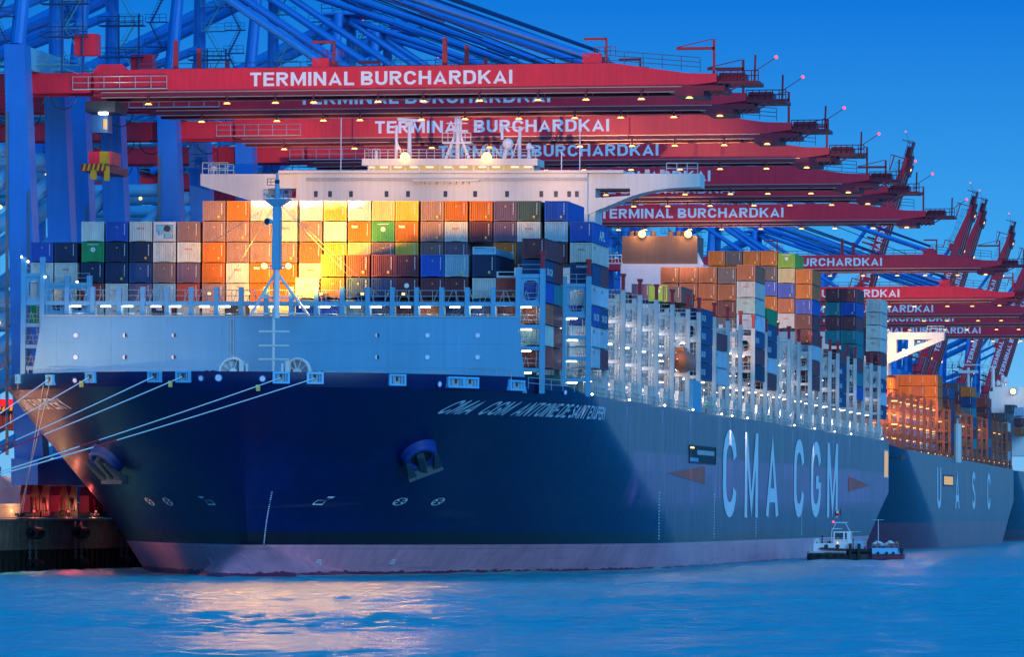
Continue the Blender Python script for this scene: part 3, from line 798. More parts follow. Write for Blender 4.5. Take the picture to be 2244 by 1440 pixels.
for px in (162, 270, 377, 823, 933, 1043):
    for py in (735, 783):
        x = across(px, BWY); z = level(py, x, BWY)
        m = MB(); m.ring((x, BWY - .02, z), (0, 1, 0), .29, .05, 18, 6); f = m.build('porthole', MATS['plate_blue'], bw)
        m = MB(); m.disc((x, BWY - .03, z), (0, 1, 0), .27, .05, 18); m.build('glass', MATS['letter_white'], f)  # pale disc paints the lit space seen through the opening
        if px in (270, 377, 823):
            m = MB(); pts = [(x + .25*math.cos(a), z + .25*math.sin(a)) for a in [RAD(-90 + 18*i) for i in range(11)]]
            m.prism(pts, 'y', BWY - .08, BWY - .06); m.build('shutter', MATS['dark_steel'], f)  # dark half-disc paints the unlit part of the opening
m = MB()
x = across(505, BWY)
for s in (-.16, .16): m.box(x + s - .05, x + s + .05, BWY - .14, BWY - .02, 24.0, 28.6)
for z in (24.3, 25.8, 27.3, 28.4): m.box(x - .3, x + .3, BWY - .16, BWY - .01, z, z + .1)
m.build('cable_duct', MATS['deck_grey'], bw)
m = MB(); rail(m, (xl0 + .5, 9.0, 20.6), (xl0 + 4.2, 9.0, 20.6), 2.1, 3, .05, 1); rail(m, (xl0 + .5, 9.0, 20.6), (xl0 - 1, 10.5, 20.6), 1.3, 2, .05); m.build('guard_rail', MATS['rail_steel'], ship)
m = MB(); x = across(1018, 9.0); rail(m, (x, 9.0, 21.0), (x + 5.0, 9.0, 20.8), 2.0, 3, .05, 1); m.build('guard_rail', MATS['rail_steel'], ship)
m = MB(); x = across(1150, 10.0); rail(m, (x, 11.5, 20.9), (x + 4.5, 16, 20.6), 1.2, 4, .04, 1); m.build('guard_rail', MATS['rail_steel'], ship)
for px, s in ((507, -1), (648, 1)):                      # windlass wheels and their chains
    x = across(px, 3.0); c = Vector((x, 3.0, 22.35)); ax = Vector((.35*s, 1, 0))
    m = MB(); m.ring(c, ax, 1.5, .16, 28, 6); m.ring(c + ax*.35, ax, 1.5, .1, 28, 6); wd = m.build('windlass_wheel', MATS['bridge_white'], ship)
    m = MB()
    for i in range(10):
        a = 2*math.pi*i/10; u = ax.cross(Vector((0,0,1))).normalized(); d = u*math.cos(a) + Vector((0,0,1))*math.sin(a); m.beam(c + d*.3, c + d*1.45, .16, .06)
    m.disc(c, ax, .45, .5, 14); m.build('spokes', MATS['bridge_white'], wd)
    m = MB(); m.disc(c + ax*.45, ax, 1.42, .05, 24); m.build('drum', MATS['deck_grey'], wd)
    m = MB(); m.box(x - s*1.0 - .25, x - s*1.0 + .25, 2.6, 3.4, 20.5, 23.6); m.box(x - s*1.6 - .1, x - s*1.6 + .1, 2.6, 3.0, 20.5, 23.3); m.build('gearbox', MATS['bridge_white'], wd)
    m = MB()
    for i in range(4):
        cc = Vector((x + s*(2.1 + i*.72), 2.7, 22.35 - i*.16)); 
        if i % 2: m.ring(cc, (0, 1, .2), .26, .1, 12, 6)
        else: m.ring(cc, (.1, .3, 1), .26, .1, 12, 6)
        m.beam(cc - Vector((.3, 0, 0)), cc + Vector((.3, 0, 0)), .14, .14)
    m.build('anchor_chain', MATS['dark_steel'], ship)
for px, w_ in ((870, .0), (945, 1.2), (800, 1.4), (240, 1.3), (700, 1.5)):
    x = across(px, 1.0)
    m = MB(); m.box(x - .35, x + .35, .7, 1.4, 20.4, 22.2); m.tube((x - w_, 1, 22.35), (x + w_ + .3, 1, 22.35), .07, 6); m.build('mooring_winch', MATS['deck_grey'], ship)

# foremast
FY = 8.5
fx = across(601, FY)
fm = MB()
z1, z2 = level(590, fx, FY), level(440, fx, FY)
fm.hexa([(fx-.5,FY-.4,z1),(fx+.55,FY-.4,z1),(fx+.55,FY+.4,z1),(fx-.5,FY+.4,z1)], [(fx-.42,FY-.35,z2),(fx+.42,FY-.35,z2),(fx+.42,FY+.35,z2),(fx-.42,FY+.35,z2)])
mast = fm.build('foremast', MATS['plate_blue'], ship)
m = MB(); zt, zl = level(445, fx, FY), level(388, fx, FY)
m.tube((fx, FY, z1 - 5.4), (fx, FY, z1), .36, 10); m.build('mast_foot', MATS['bridge_white'], mast)
m = MB(); m.tube((fx - .3, FY, 20.4), (fx - .3, FY, z1 - 4.4), .17, 8)
for z in (level(727, fx, FY), level(758, fx, FY), level(788, fx, FY)): m.tube((fx - 1.9, FY - .1, z), (fx + 1.5, FY - .1, z), .12, 8)
m.build('lower_pole', MATS['bridge_white'], mast)
za = level(605, fx, FY); zb_ = level(692, fx, FY)
for s, pxb in ((-1, 540), (1, 669)):
    m = MB(); m.tube((fx + s*.35, FY, za), (across(pxb, FY), FY + 1.0, zb_), .17, 8); m.build('mast_leg', MATS['bridge_white'], mast)
m = MB(); m.tube((across(545, FY), FY + .9, zb_ + .25), (across(664, FY), FY + .9, zb_ + .25), .12, 8); m.tube((across(563, FY), FY + .6, level(652, fx, FY)), (across(648, FY), FY + .6, level(652, fx, FY)), .1, 8); m.build('mast_brace', MATS['bridge_white'], mast)
m = MB(); m.hexa([(fx-.5,FY-.4,z2-.6),(fx+.5,FY-.4,z2-.6),(fx+.5,FY+.4,z2-.6),(fx-.5,FY+.4,z2-.6)], [(fx-1.4,FY-.9,z2+.1),(fx+1.4,FY-.9,z2+.1),(fx+1.4,FY+.9,z2+.1),(fx-1.4,FY+.9,z2+.1)])
m.box(fx-1.4, fx+1.4, FY-.9, FY+.9, z2+.1, z2+.2); pf = m.build('platform', MATS['plate_blue'], mast)
m = MB(); rail(m, (fx-1.4,FY-.9,z2+.2), (fx+1.4,FY-.9,z2+.2), 1.0, 4, .04); rail(m, (fx-1.4,FY-.9,z2+.2), (fx-1.4,FY+.9,z2+.2), 1.0, 2, .04); rail(m, (fx+1.4,FY-.9,z2+.2), (fx+1.4,FY+.9,z2+.2), 1.0, 2, .04); m.build('guard_rail', MATS['rail_steel'], mast)
m = MB(); m.tube((fx, FY, z2), (fx, FY, z2 + 2.4), .38, 8, .2); m.tube((fx, FY, z2 + 2.4), (fx, FY, z2 + 3.1), .14, 8); m.build('topmast', MATS['plate_blue'], mast)
m = MB(); m.box(fx-.22, fx+.22, FY-.25, FY+.25, z2+1.9, z2+2.3); m.tube((fx, FY, z2+2.9), (fx, FY, z2+3.4), .12, 6)
for q in (0, .35, .7): m.tube((fx - 1.1, FY, z2 + 1.75 + q), (fx - .2, FY, z2 + 1.75 + q), .035, 4)
for q in (-1.1, -.7): m.tube((fx + q, FY, z2 + 1.75), (fx + q, FY, z2 + 2.45), .035, 4)
m.build('signal_lantern', MATS['dark_steel'], mast)
zh = level(486, fx, FY)
m = MB(); m.tube((fx - .95, FY - .8, zh), (fx - .6, FY, zh), .42, 12, .2); m.tube((fx - .6, FY, zh), (fx - .3, FY, zh), .2, 8); hn = m.build('horn', MATS['crane_lightblue'], mast)
m = MB(); m.disc((fx - .96, FY - .83, zh), (-.4, -1, 0), .33, .04, 12); m.build('horn_mouth', MATS['dark_steel'], hn)
m = MB()
for i in range(26): m.box(fx + .5, fx + .62, FY - .5, FY - .45, z1 + i*.3, z1 + i*.3 + .05)
for q in (.48, .63): m.box(fx + q - .02, fx + q + .02, FY - .5, FY - .46, z1, z2 - .6)
m.build('ladder', MATS['rail_steel'], mast)
zf = level(583, fx, FY)
m = MB(); m.tube((fx - 1.5, FY, zf), (fx + 1.5, FY, zf), .07, 6); m.box(fx - .9, fx + .9, FY - .5, FY + .5, zf - .35, zf - .28); m.build('lamp_arm', MATS['plate_blue'], mast)
for px in (574, 627):
    x = across(px, FY)
    m = MB(); m.tube((x, FY + .35, zf), (x, FY - .12, zf), .2, 12, .34); hs = m.build('flood_lamp', MATS['deck_grey'], mast)
    m = MB(); m.disc((x, FY - .13, zf), (0, 1, 0), .33, .04, 14); m.disc((x, FY + .37, zf), (0, 1, 0), .3, .04, 14); m.build('lamp_glass', MATS['lamp_sodium'], hs)
    lamp_light('flood_light', 'SPOT', 42000, (1, .45, .010), (x, FY + .62, zf + .1), parent=mast, radius=.4, target=(x*2.2 + 2.6, 33, zf + 7.0), cone=102, blend=.7)
m = MB()
lamp_light('flood_glow', 'SPOT', 5000, (1, .52, .06), (fx, FY - .9, zf), parent=mast, radius=.5, target=(fx + 2, FY - 30, zf - 4), cone=120, blend=.8)  # added forward spot, casts the warm patch on the water
for q in ((across(437, 16), 16.0, 36.5), (across(805, 16), 16.0, 31.0), (across(830, 16), 16.0, 31.0), (across(480, 16), 16.0, 31.5)):
    m.tube((fx, FY, z2), q, .03, 4, caps=False)
m.build('stay_wire', MATS['rail_steel'], mast)

for i, tx in enumerate((-27, -15, -3, 9, 21)):
    x = fx + (-1.2, -.7, -.25, .3, .8)[i]; zz = z2 + .55
    m = MB(); m.box(x - .16, x + .16, FY + .75, FY + 1.05, zz - .14, zz + .14); f = m.build('deck_flood', MATS['deck_grey'], mast)  # added mast-top floods, warm the front of the bridge
    m = MB(); m.box(x - .14, x + .14, FY + 1.055, FY + 1.075, zz - .12, zz + .12); m.build('lamp_glass', MATS['lamp_warm'], f)
    lamp_light('flood_beam', 'SPOT', 280000, (1, .52, .28), (x, FY + 1.3, zz), parent=mast, radius=.2, target=(tx, 134, 51.5), cone=11, blend=.9)
# ------------------------------------------------------------------ lashing bridges
LAMP_MESH = MB().box(-.55, .55, -.08, .08, -.07, .07).mesh('lamp')
LAMP_MESH.materials.append(MATS['lamp_white'])
BULB_MESH = MB().ball((0,0,0), .13, 8, 5).mesh('lamp'); BULB_MESH.materials.append(MATS['lamp_white'])
def lashing_bridge(y, posts, levels, ztop, root, mat, tips=True, arch=True, foot=20.4, depth=1.3, lampz=True, railmat='rail_steel', lampmesh=None, lamp_every=1, open_from=None):
    """posts: x positions, aft platform levels; the top level carries an arched plate between posts"""
    m = MB()
    xa, xb = min(posts), max(posts)
    z = levels[0]; m.box(xa, xb, y + .02, y + depth, z - .42, z)
    br = m.build('lashing_bridge', mat, root)
    for z in levels[1:]: m = MB(); m.box(xa, xb, y + .02, y + depth, z - .42, z); m.build('platform', mat, br)
    for x in posts:
        m = MB(); m.box(x - .28, x + .28, y - .12, y + .5, foot, ztop); p = m.build('post', mat, br)
    if tips:
        m = MB(); x = xb; m.box(x - .2, x + .2, y - .1, y + .4, ztop, ztop + 1.9); m.box(x - .32, x + .32, y - .16, y + .46, ztop + 1.6, ztop + 1.95); m.build('corner_guide', MATS['post_red'], br)
    m = MB(); 
    for z in levels:
        rail(m, (xa, y + .06, z), (xb, y + .06, z), 1.05, max(1, int((xb - xa)/1.38)), .035, 1)
    m.build('guard_rail', MATS[railmat], br)
    ps = sorted(posts)
    if arch:
        for a, b in zip(ps, ps[1:]):
            if b - a < 1.6: continue
            m = MB(); z0, z1 = levels[-2], levels[-1] - .42
            m.frame(rect_like(a + .28, b - .28, z0, z1), rrect(a + .55, b - .55, z0 + .25, z1 - .3, .55), 'y', y + .16, y + .42)
            m.build('arched_plate', mat, br)
    m = MB()
    for i, (a, b) in enumerate(zip(ps, ps[1:])):
        for z in levels[:-1]:
            m.tube((b - .75, y + .7, z), (b - .75, y + .7, z + 2.0), .05, 4); m.tube((b - .4, y + .7, z), (b - .4, y + .7, z + 2.0), .05, 4)
            for q in range(5): m.tube((b - .75, y + .7, z + .35*q + .2), (b - .4, y + .7, z + .35*q + .2), .035, 4)
            m.tube((a + .5, y + .2, z + .1), (a + .9 + .2*(i % 3), y + .1, z + 1.3), .035, 4); m.tube((a + 1.2, y + .15, z + .1), (a + 1.0, y + .05, z + 1.1), .035, 4)
    m.build('lashing_gear', MATS['lash_white'], br)
    if lampz:
        k = 0
        for i, (a, b) in enumerate(zip(ps, ps[1:])):
            for z in levels:
                k += 1
                if k % lamp_every: continue
                o = new_obj('lamp', lampmesh or LAMP_MESH, None, br, loc=((a + b)/2 - .5, y + .35 + .5*(k % 2), z - .52))
    return br
PIT = 2.76
B1 = [across(40 + 2, 14.2), across(90, 14.2)]
# bridge behind the breakwater: two end towers and a long low span
LV = [21.9, 24.3, 26.7, 29.1]
yl = 14.2
midp = [across(px, yl) for px in (142, 198, 256, 308, 361, 414, 469, 523, 578, 633, 688, 745, 801, 855, 908, 963, 1019, 1076)]
for side, px0, px1 in ((-1, 47, 88), (1, 1131, 1184)):
    lashing_bridge(yl, [across(px0, yl), across(px1, yl)], [23.2, 25.6, 28.0, 30.45, 33.6], 35.4 if side < 0 else 34.2, ship, MATS['plate_blue'], tips=side > 0, lampz=side > 0, arch=True, foot=20.4)
m = MB(); xa, xb = across(88, yl) + .3, across(1131, yl) - .3
m.box(xa, xb, yl + .02, yl + 1.3, 30.05, 30.5); m.box(xa, xb, yl + .3, yl + 1.3, 27.7, 28.1)
br = m.build('lashing_bridge', MATS['plate_blue'], ship)
for x in midp:
    m = MB(); m.box(x - .25, x + .25, yl - .1, yl + .5, 20.4, 32.1); m.build('post', MATS['plate_blue'], br)
    m = MB(); m.box(x - .12, x + .2, yl + 1.3, yl + 1.6, 28.1, 30.3); m.build('rear_post', MATS['lash_white'], br)
m = MB(); rail(m, (xa, yl + .06, 30.5), (xb, yl + .06, 30.5), 1.25, 40, .04, 1); rail(m, (xa, yl + .06, 28.1), (xb, yl + .06, 28.1), 1.0, 40, .04, 1); m.build('guard_rail', MATS['rail_steel'], br)
m = MB()
for i, x in enumerate(midp):
    for s in (.7, 1.9):
        d = .5 if (i + int(s)) % 2 else -.4
        m.tube((x + s, yl + .1, 30.5), (x + s + d, yl - .05, 31.7), .035, 4); m.tube((x + s, yl + .1, 28.1), (x + s + d, yl - .05, 29.2), .04, 4)
m.build('lashing_gear', MATS['lash_white'], br)
for i, x in enumerate(midp[:-1]):
    o = new_obj('lamp', LAMP_MESH, None, br, loc=(x + .9 + .5*(i % 2), yl + .6, 29.92))
for px in (142, 256, 361, 469, 700, 801, 908, 1019, 1100, 1155):
    x = across(px + 26, yl) if 90 < px < 1080 else across(px, yl)
    lamp_light('bridge_light', 'POINT', 40, (1, .95, .85), (x, yl + .25, 29.75), parent=br, radius=.25)
for px in (455, 540, 700, 790, 880):  # added lamps, spread the warm glint across the water
    x = across(px, yl); m = MB(); m.box(x - .2, x + .2, yl - .25, yl - .12, 31.2, 31.5); f = m.build('fore_flood', MATS['deck_grey'], br)
    m = MB(); m.box(x - .17, x + .17, yl - .28, yl - .26, 31.23, 31.47); m.build('lamp_glass', MATS['lamp_warm'], f)
    lamp_light('fore_beam', 'SPOT', 4600, (1, .50, .05), (x, yl - .5, 31.5), parent=br, radius=.3, target=(x, yl - 60, 22), cone=70, blend=.8)
for px, py in ((43, 563), (57, 573), (95, 607), (165, 618)):
    x = across(px, yl); z = level(py, x, yl); o = new_obj('lamp', BULB_MESH, None, br, loc=(x, yl - .2, z))
# second bridge (starboard end seen past the first)
yl2 = 30.6
xs2 = [across(px, yl2) for px in (1231, 1285)]
lashing_bridge(yl2, xs2, [22.5, 24.9, 27.3, 29.75, 33.2], 34.0, ship, MATS['plate_blue'])
xs2 = [across(px, yl2) for px in (97, 143, 191)]
lashing_bridge(yl2, xs2, [22.5, 24.9, 27.3, 29.75, 33.2][2:], 34.0, ship, MATS['plate_blue'], tips=False)
for z in (29.4, 26.9, 24.5, 22.1):
    for yy, px in ((yl, 1156), (yl2, 1258)): lamp_light('bridge_light', 'POINT', 55, (1, .95, .82), (across(px, yy), yy + .3, z + .1 + (.3 if px > 1200 else .8)), parent=br, radius=.2)
BAYS = [47.2, 63.3, 79.2, 95.5, 112, 128.8, 141, 159, 175.3, 191.4, 208, 225, 241.3, 258.7, 273.9, 292, 308.7, 325, 338.6, 356.8, 370.5, 386, 402.3, 418.4, 434.2]
for i, yb in enumerate(BAYS[:-1]):
    n = 5 if i < 6 else 4
    posts = [H1.B - .35 - PIT*k for k in range(n)]
    lashing_bridge(yb, posts, [23.0, 25.4, 27.8, 30.2, 32.7], 33.7, ship, MATS['lash_white'], foot=20.4, lamp_every=2 if i < 14 else 3)
    x = H1.B - 1.8
    for z in ((29.6, 24.8) if i < 14 else (27.2,)):
        lamp_light('bridge_light', 'POINT', 85 if i < 6 else 70, (1, .80, .64), (x - .3, yb - 1.2, z), parent=ship, radius=.25)
# pillars, hatch sides and rails along the deck edge
n = 0
m = MB(); rail(m, (H1.B - .25, 38, 20.5), (H1.B - .25, 434, 20.5), 1.1, 120, .05, 1); m.build('deck_rail', MATS['rail_steel'], ship)
yy = 36.0
while yy < 432:
    m = MB(); x = H1.B - .8
    m.box(x - .25, x + .25, yy, yy + 1.1, 20.4, 22.9); m.box(x - .5, x + .3, yy - .2, yy + 1.3, 22.55, 22.95); m.build('deck_pillar', MATS['lash_white'], ship); yy += 5.3; n += 1
m = MB(); m.box(-H1.B + 3, H1.B - 3.4, 33, 433, 20.4, 22.9); m.build('hatch_coaming', MATS['hatch_teal'], ship)
for i, yb in enumerate(BAYS[:-1]): lamp_light('passage_light', 'POINT', 75, (1, .80, .58), (H1.B - .35, yb + 7.5, 22.3), parent=ship, radius=.2)  # added fill lights, brighten the pillars along the deck edge
DECK_PX = (1290, 1372, 1450, 1512, 1575, 1598, 1632, 1735, 1780, 1824, 1860, 1929)
for px in DECK_PX:
    yy = aft_at(px)
    o = new_obj('lamp', BULB_MESH, None, ship, loc=(H1.B + .25, yy, 20.7)); o.name = 'side_lamp'
    lamp_light('side_light', 'SPOT', 2600, (1, .74, .60), (H1.B + .9, yy, 21.5), parent=ship, radius=.12, target=(H1.B, yy, 18.6), cone=42, blend=.9)
# white gangway housing and lifeboat amidships
ya, yb = aft_at(1514), aft_at(1532); m = MB(); m.box(H1.B - 1.2, H1.B + .1, ya, yb, 20.5, 24.6); m.build('gangway_house', MATS['plate_blue'], ship)
ya, yb = aft_at(1476), aft_at(1534)
c = Vector((H1.B - .9, (ya + yb)/2 + 2, 26.9)); m = MB(); n = 12; sec = [(-9, .15), (-8.2, .8), (-6, 1.25), (-2, 1.45), (3, 1.45), (6.5, 1.2), (8.3, .7), (9, .12)]
for yv, r in sec:
    for i in range(n):
        a = 2*math.pi*i/n; m.v.append((c.x + r*.95*math.cos(a), c.y + yv*.75, c.z + r*(1.05*math.sin(a))))
for j in range(len(sec) - 1):
    for i in range(n): m.f.append((j*n+i, j*n+(i+1) % n, (j+1)*n+(i+1) % n, (j+1)*n+i))
lb = m.build('lifeboat', MATS['boat_orange'], ship, smooth=True)
m = MB(); m.box(c.x - .6, c.x + .5, c.y - 4, c.y + 3.5, c.z + 1.2, c.z + 1.75); m.build('canopy', MATS['boat_orange'], lb)
m = MB()
for s in (-4.5, 4.5): m.path([(c.x - .9, c.y + s, 22.8), (c.x - .9, c.y + s, 28.9), (c.x + .2, c.y + s, 29.4)], .18, 6)
m.build('davit', MATS['bridge_white'], lb)
lamp_light('davit_light', 'POINT', 260, (1, .75, .5), (c.x + 1.2, c.y - 9.5, c.z + 2.0), parent=lb, radius=.2)  # added light that brings out the orange of the lifeboat

# ------------------------------------------------------------------ deckhouse with the bridge
SY = (774 + 4.9 - 645)/cT - .4
hx = lambda px: across(px, SY)
hz = lambda py, x: level(py, x, SY)
wl, wr = hx(431), hx(1527)
bl, br_ = hx(645), hx(1281)
ztop = hz(380, 0)
def arc_pts(p0, p1, bulge, n=8):
    out = []
    for i in range(n + 1):
        t = i/n; out.append((p0[0] + (p1[0]-p0[0])*t, p0[1] + (p1[1]-p0[1])*t + bulge*math.sin(math.pi*t)))
    return out
m = MB(); m.box(bl, br_, SY, SY + 11, 20.4, ztop); hs = m.build('deckhouse', MATS['bridge_white'], ship)
def wing(s):
    tip, root = (wl, bl) if s < 0 else (wr, br_)
    zt = ztop; ztip = hz(406 if s < 0 else 409, tip)
    zr = hz(470, root)
    # outline split above and below the opening
    ha, hb = (hx(578), hx(651) - 0.0) if s < 0 else (hx(1297), hx(1373))
    hb = min(hb, root - .25) if s < 0 else hb
    z0, z1 = hz(433, root), hz(412, root)
    low = arc_pts((tip, ztip), (root, zr), .0 if s < 0 else 1.1, 10)
    def zlow(x):
        for a, b in zip(low, low[1:]):
            if min(a[0], b[0]) - 1e-6 <= x <= max(a[0], b[0]) + 1e-6: return a[1] + (b[1]-a[1])*(x-a[0])/(b[0]-a[0])
        return zr
    m = MB(); d0, d1 = SY + .6, SY + 5.5
    e = ha if s < 0 else hb     # outer edge of the opening
    i_ = hb if s < 0 else ha    # inner edge
    outer = [(tip, zt)] + [p for p in low if (p[0] < e if s < 0 else p[0] > e)] + [(e, zlow(e)), (e, zt)]
    m.prism(outer, 'y', d0, d1)
    m.prism([(e, z1), (e, zt), (i_, zt), (i_, z1)], 'y', d0, d1)
    if z0 > zlow(e) or True:
        m.prism([(e, zlow(e) - .01), (e, max(z0, zlow(e) + .15)), (i_, max(z0, zlow(i_) + .15)), (i_, zlow(i_))], 'y', d0, d1)
    m.prism([(i_, zlow(i_)), (i_, zt), (root, zt), (root, zr)], 'y', d0, d1)
    return m.build('bridge_wing', MATS['bridge_white'], hs)
wing(-1); wing(1)
m = MB(); za = hz(379, 0)
m.box(hx(600), hx(1360), SY - .25, SY + 6, za - .02, hz(373, 0)); m.build('bridge_ledge', MATS['bridge_white'], hs)
m = MB(); m.box(hx(665), hx(1280), SY - .3, SY - .003, hz(396, 0), hz(389, 0)); m.build('front_rail_band', MATS['deck_grey'], hs)
m = MB()
for i in range(9): x = hx(910 + i*14); m.box(x - .05, x + .05, SY - .9, SY - .002, hz(404, 0), hz(398, 0))
m.box(hx(900), hx(1046), SY - 1.0, SY - .004, hz(398, 0), hz(394, 0)); m.build('window_visor', MATS['bridge_white'], hs)
for px in (686, 717, 763, 841, 888, 970, 1035, 1105, 1180, 1212, 1241, 1258):
    x = hx(px); z = hz(425, x)
    m = MB(); m.frame(rect_like(x - .36, x + .36, z - .5, z + .5), rrect(x - .26, x + .26, z - .4, z + .4, .1), 'y', SY - .05, SY + .02); f = m.build('window', MATS['bridge_white'], hs)
    m = MB(); m.box(x - .3, x + .3, SY - .02, SY - .008, z - .44, z + .44); m.build('pane', MATS['glass_dark'], f)
# wheelhouse: lit windows between mullions
zw0, zw1, zr1 = hz(378, 0), hz(352, 0), hz(347, 0)
wa, wb = hx(791), hx(1166)
m = MB(); m.box(wa, wb, SY + .5, SY + 6, zw0, zw0 + .35); m.box(wa - .3, wb + .3, SY, SY + 6.3, hz(362, 0), zr1); m.box(wa + .2, wb - .2, SY + 3.5, SY + 6, zw0, hz(362, 0))
wh = m.build('wheelhouse', MATS['bridge_white'], hs)
pxs = [800, 812, 848, 880, 911, 956, 985, 1030, 1062, 1096, 1138, 1160]
for px in pxs: 
    x = hx(px); m = MB(); m.box(x - .12, x + .12, SY + .45, SY + .8, zw0 + .3, hz(362, 0) + .02); m.build('mullion', MATS['bridge_white'], wh)
for a, b in zip(pxs, pxs[1:]):
    m = MB(); m.box(hx(a) + .1, hx(b) - .1, SY + .62, SY + .68, zw0 + .3, hz(362, 0)); m.build('window_pane', MATS['window_lit'], wh)
m = MB()
for i in range(len(pxs) - 1):
    x = hx((pxs[i] + pxs[i+1])/2 + 3*(i % 2)); m.box(x - .5, x + .5, SY + .54, SY + .6, hz(363, 0) - .22, hz(363, 0) - .06)
m.build('ceiling_lamps', MATS['cabin_lit'], wh)
m = MB(); rail(m, (wa, SY + .4, zr1), (wb, SY + .4, zr1), 1.2, 22, .04, 2); m.build('guard_rail', MATS['bridge_white'], hs); m = MB(); rail(m, (wl + .2, SY + .9, ztop), (wl + 3.6, SY + .9, ztop), 1.5, 3, .05, 1); m.build('guard_rail', MATS['bridge_white'], hs); m = MB(); rail(m, (wl + .2, SY + 4.9, ztop), (wl + 3.6, SY + 4.9, ztop), 1.5, 3, .05, 1); m.build('guard_rail', MATS['bridge_white'], hs); m = MB(); rail(m, (wr - 4.5, SY + .9, ztop), (wr - .4, SY + .9, ztop), 1.4, 3, .05, 1); m.build('guard_rail', MATS['bridge_white'], hs)
x = hx(455); m = MB(); m.ball((x, SY + 2, ztop + .8), .4, 10, 6); m.tube((x, SY + 2, ztop), (x, SY + 2, ztop + .5), .1, 6); m.build('searchlight', MATS['bridge_white'], hs)
m = MB(); z = hz(328, 0)                  # main radar mast
x = hx(988); zt = hz(242, 0)
for s in (-1, 1): m.beam((x + s*1.6, SY + 3, zr1), (x + s*.5, SY + 3, hz(300, 0)), .35, .35); m.beam((x + s*.5, SY + 3, hz(302, 0)), (x + s*.22, SY + 3, zt), .2, .2)
m.box(x - 1.9, x + 1.9, SY + 2, SY + 4, hz(312, 0), hz(309, 0)); m.tube((x, SY + 3, zr1), (x, SY + 3, zt), .3, 8)
m.box(x - 1.4, x + 1.4, SY + 2.2, SY + 2.5, hz(268, 0), hz(266, 0)); m.box(x - 1.1, x + 1.1, SY + 2.2, SY + 2.5, hz(254, 0), hz(251, 0)); m.box(x - .5, x + .5, SY + 2.2, SY + 2.5, hz(286, 0), hz(283, 0)); m.box(x - 1.3, x + 1.3, SY + 2.2, SY + 2.4, hz(284, 0), hz(282, 0))
rail(m, (x - 1.9, SY + 2, hz(309, 0)), (x + 1.9, SY + 2, hz(309, 0)), 1.2, 5, .04)
m.build('radar_mast', MATS['letter_white'], hs)
x = hx(882); m = MB(); m.tube((x, SY + 3, zr1), (x, SY + 3, hz(265, 0)), .3, 8, .22); m.box(x - .5, x + .5, SY + 2.6, SY + 3.4, hz(272, 0), hz(263, 0)); m.beam((x - 1.6, SY + 2.9, hz(257, 0)), (x + 1.7, SY + 2.9, hz(261, 0)), .3, .35); m.build('radar_scanner', MATS['letter_white'], hs)
x = hx(857); m = MB(); m.tube((x, SY + 1.6, zr1), (x, SY + 1.6, hz(272, 0)), .2, 8); m.tube((x, SY + 1.6, hz(305, 0)), (x + 1, SY + 1.6, zr1), .1, 6); m.build('light_mast', MATS['letter_white'], hs)
x = hx(1128); m = MB(); m.tube((x, SY + 1.6, zr1), (x, SY + 1.6, hz(275, 0)), .2, 8); m.tube((x - 1.1, SY + 1.6, zr1), (x, SY + 1.6, hz(295, 0)), .1, 6); m.tube((x - 2.2, SY + 1.6, hz(276, 0)), (x + .7, SY + 1.6, hz(278, 0)), .06, 6); m.build('light_mast', MATS['letter_white'], hs)
x = hx(1095); m = MB(); m.ball((x + .3, SY + 2.5, hz(313, 0)), .75, 14, 8, (1, 1, 1.05)); m.tube((x - .2, SY + 2.5, zr1), (x + .1, SY + 2.5, hz(318, 0)), .3, 8); m.tube((x - .5, SY + 2.5, hz(303, 0)), (x - .5, SY + 2.5, hz(276, 0)), .2, 8); m.build('satellite_dome', MATS['letter_white'], hs, smooth=False)
x = hx(1146); m = MB(); m.ball((x, SY + 2.5, hz(319, 0)), .42, 12, 6, (1, 1, 1.2)); m.tube((x, SY + 2.5, zr1), (x, SY + 2.5, hz(322, 0)), .35, 8, .1); m.build('satellite_dome', MATS['letter_white'], hs)
x = hx(812); m = MB(); m.tube((x, SY + 2, zr1), (x, SY + 2, hz(328, 0)), .25, 8, .18); m.disc((x, SY + 2, hz(325, 0)), (0, 0, 1), .5, .15, 12); m.build('compass_stand', MATS['letter_white'], hs)
for px, py in ((733, 240), (1218, 330), (1258, 280)):
    x = hx(px); m = MB(); m.tube((x, SY + 2.5, ztop), (x, SY + 2.5, hz(py, x)), .07, 5); m.build('whip_aerial', MATS['letter_white'], hs)
for px in (881, 1060):
    x = hx(px); z = hz(345, 0)
    m = MB(); m.tube((x, SY + .5, z), (x, SY - .05, z), .3, 12, .5); f = m.build('flood_lamp', MATS['deck_grey'], hs)
    m = MB(); m.ball((x, SY - .12, z), .66, 12, 8, (1, .5, 1)); m.build('lamp_glass', MATS['lamp_sodium'], f)
    lamp_light('flood_light', 'POINT', 130, (1, .50, .10), (x, SY - 1.8, z + .4), parent=hs, radius=.5)
for x, tgt, e, cn in ((26, (27, 209, 37), 120000, 22), (21, (24, 293, 41), 330000, 11.5), (8, (6, 364, 47.5), 260000, 9), (28, (31, 372, 36), 260000, 7)):  # added aft-facing floods, warm the stacks and the casing
    m = MB(); m.box(x - .3, x + .3, SY + 5.0, SY + 5.5, ztop + .2, ztop + .8); f = m.build('deck_flood', MATS['deck_grey'], hs)
    m = MB(); m.box(x - .27, x + .27, SY + 5.51, SY + 5.54, ztop + .24, ztop + .76); m.build('lamp_glass', MATS['lamp_warm'], f)
    lamp_light('flood_beam', 'SPOT', e, (1, .58, .34), (x, SY + 6.2, ztop + .6), parent=hs, radius=.3, target=tgt, cone=cn, blend=.8)
m = MB(); x = hx(1298); m.box(hx(1282), hx(1296), SY + 1.2, SY + 8, 20.4, hz(440, 0)); m.build('wing_support', MATS['bridge_white'], hs)

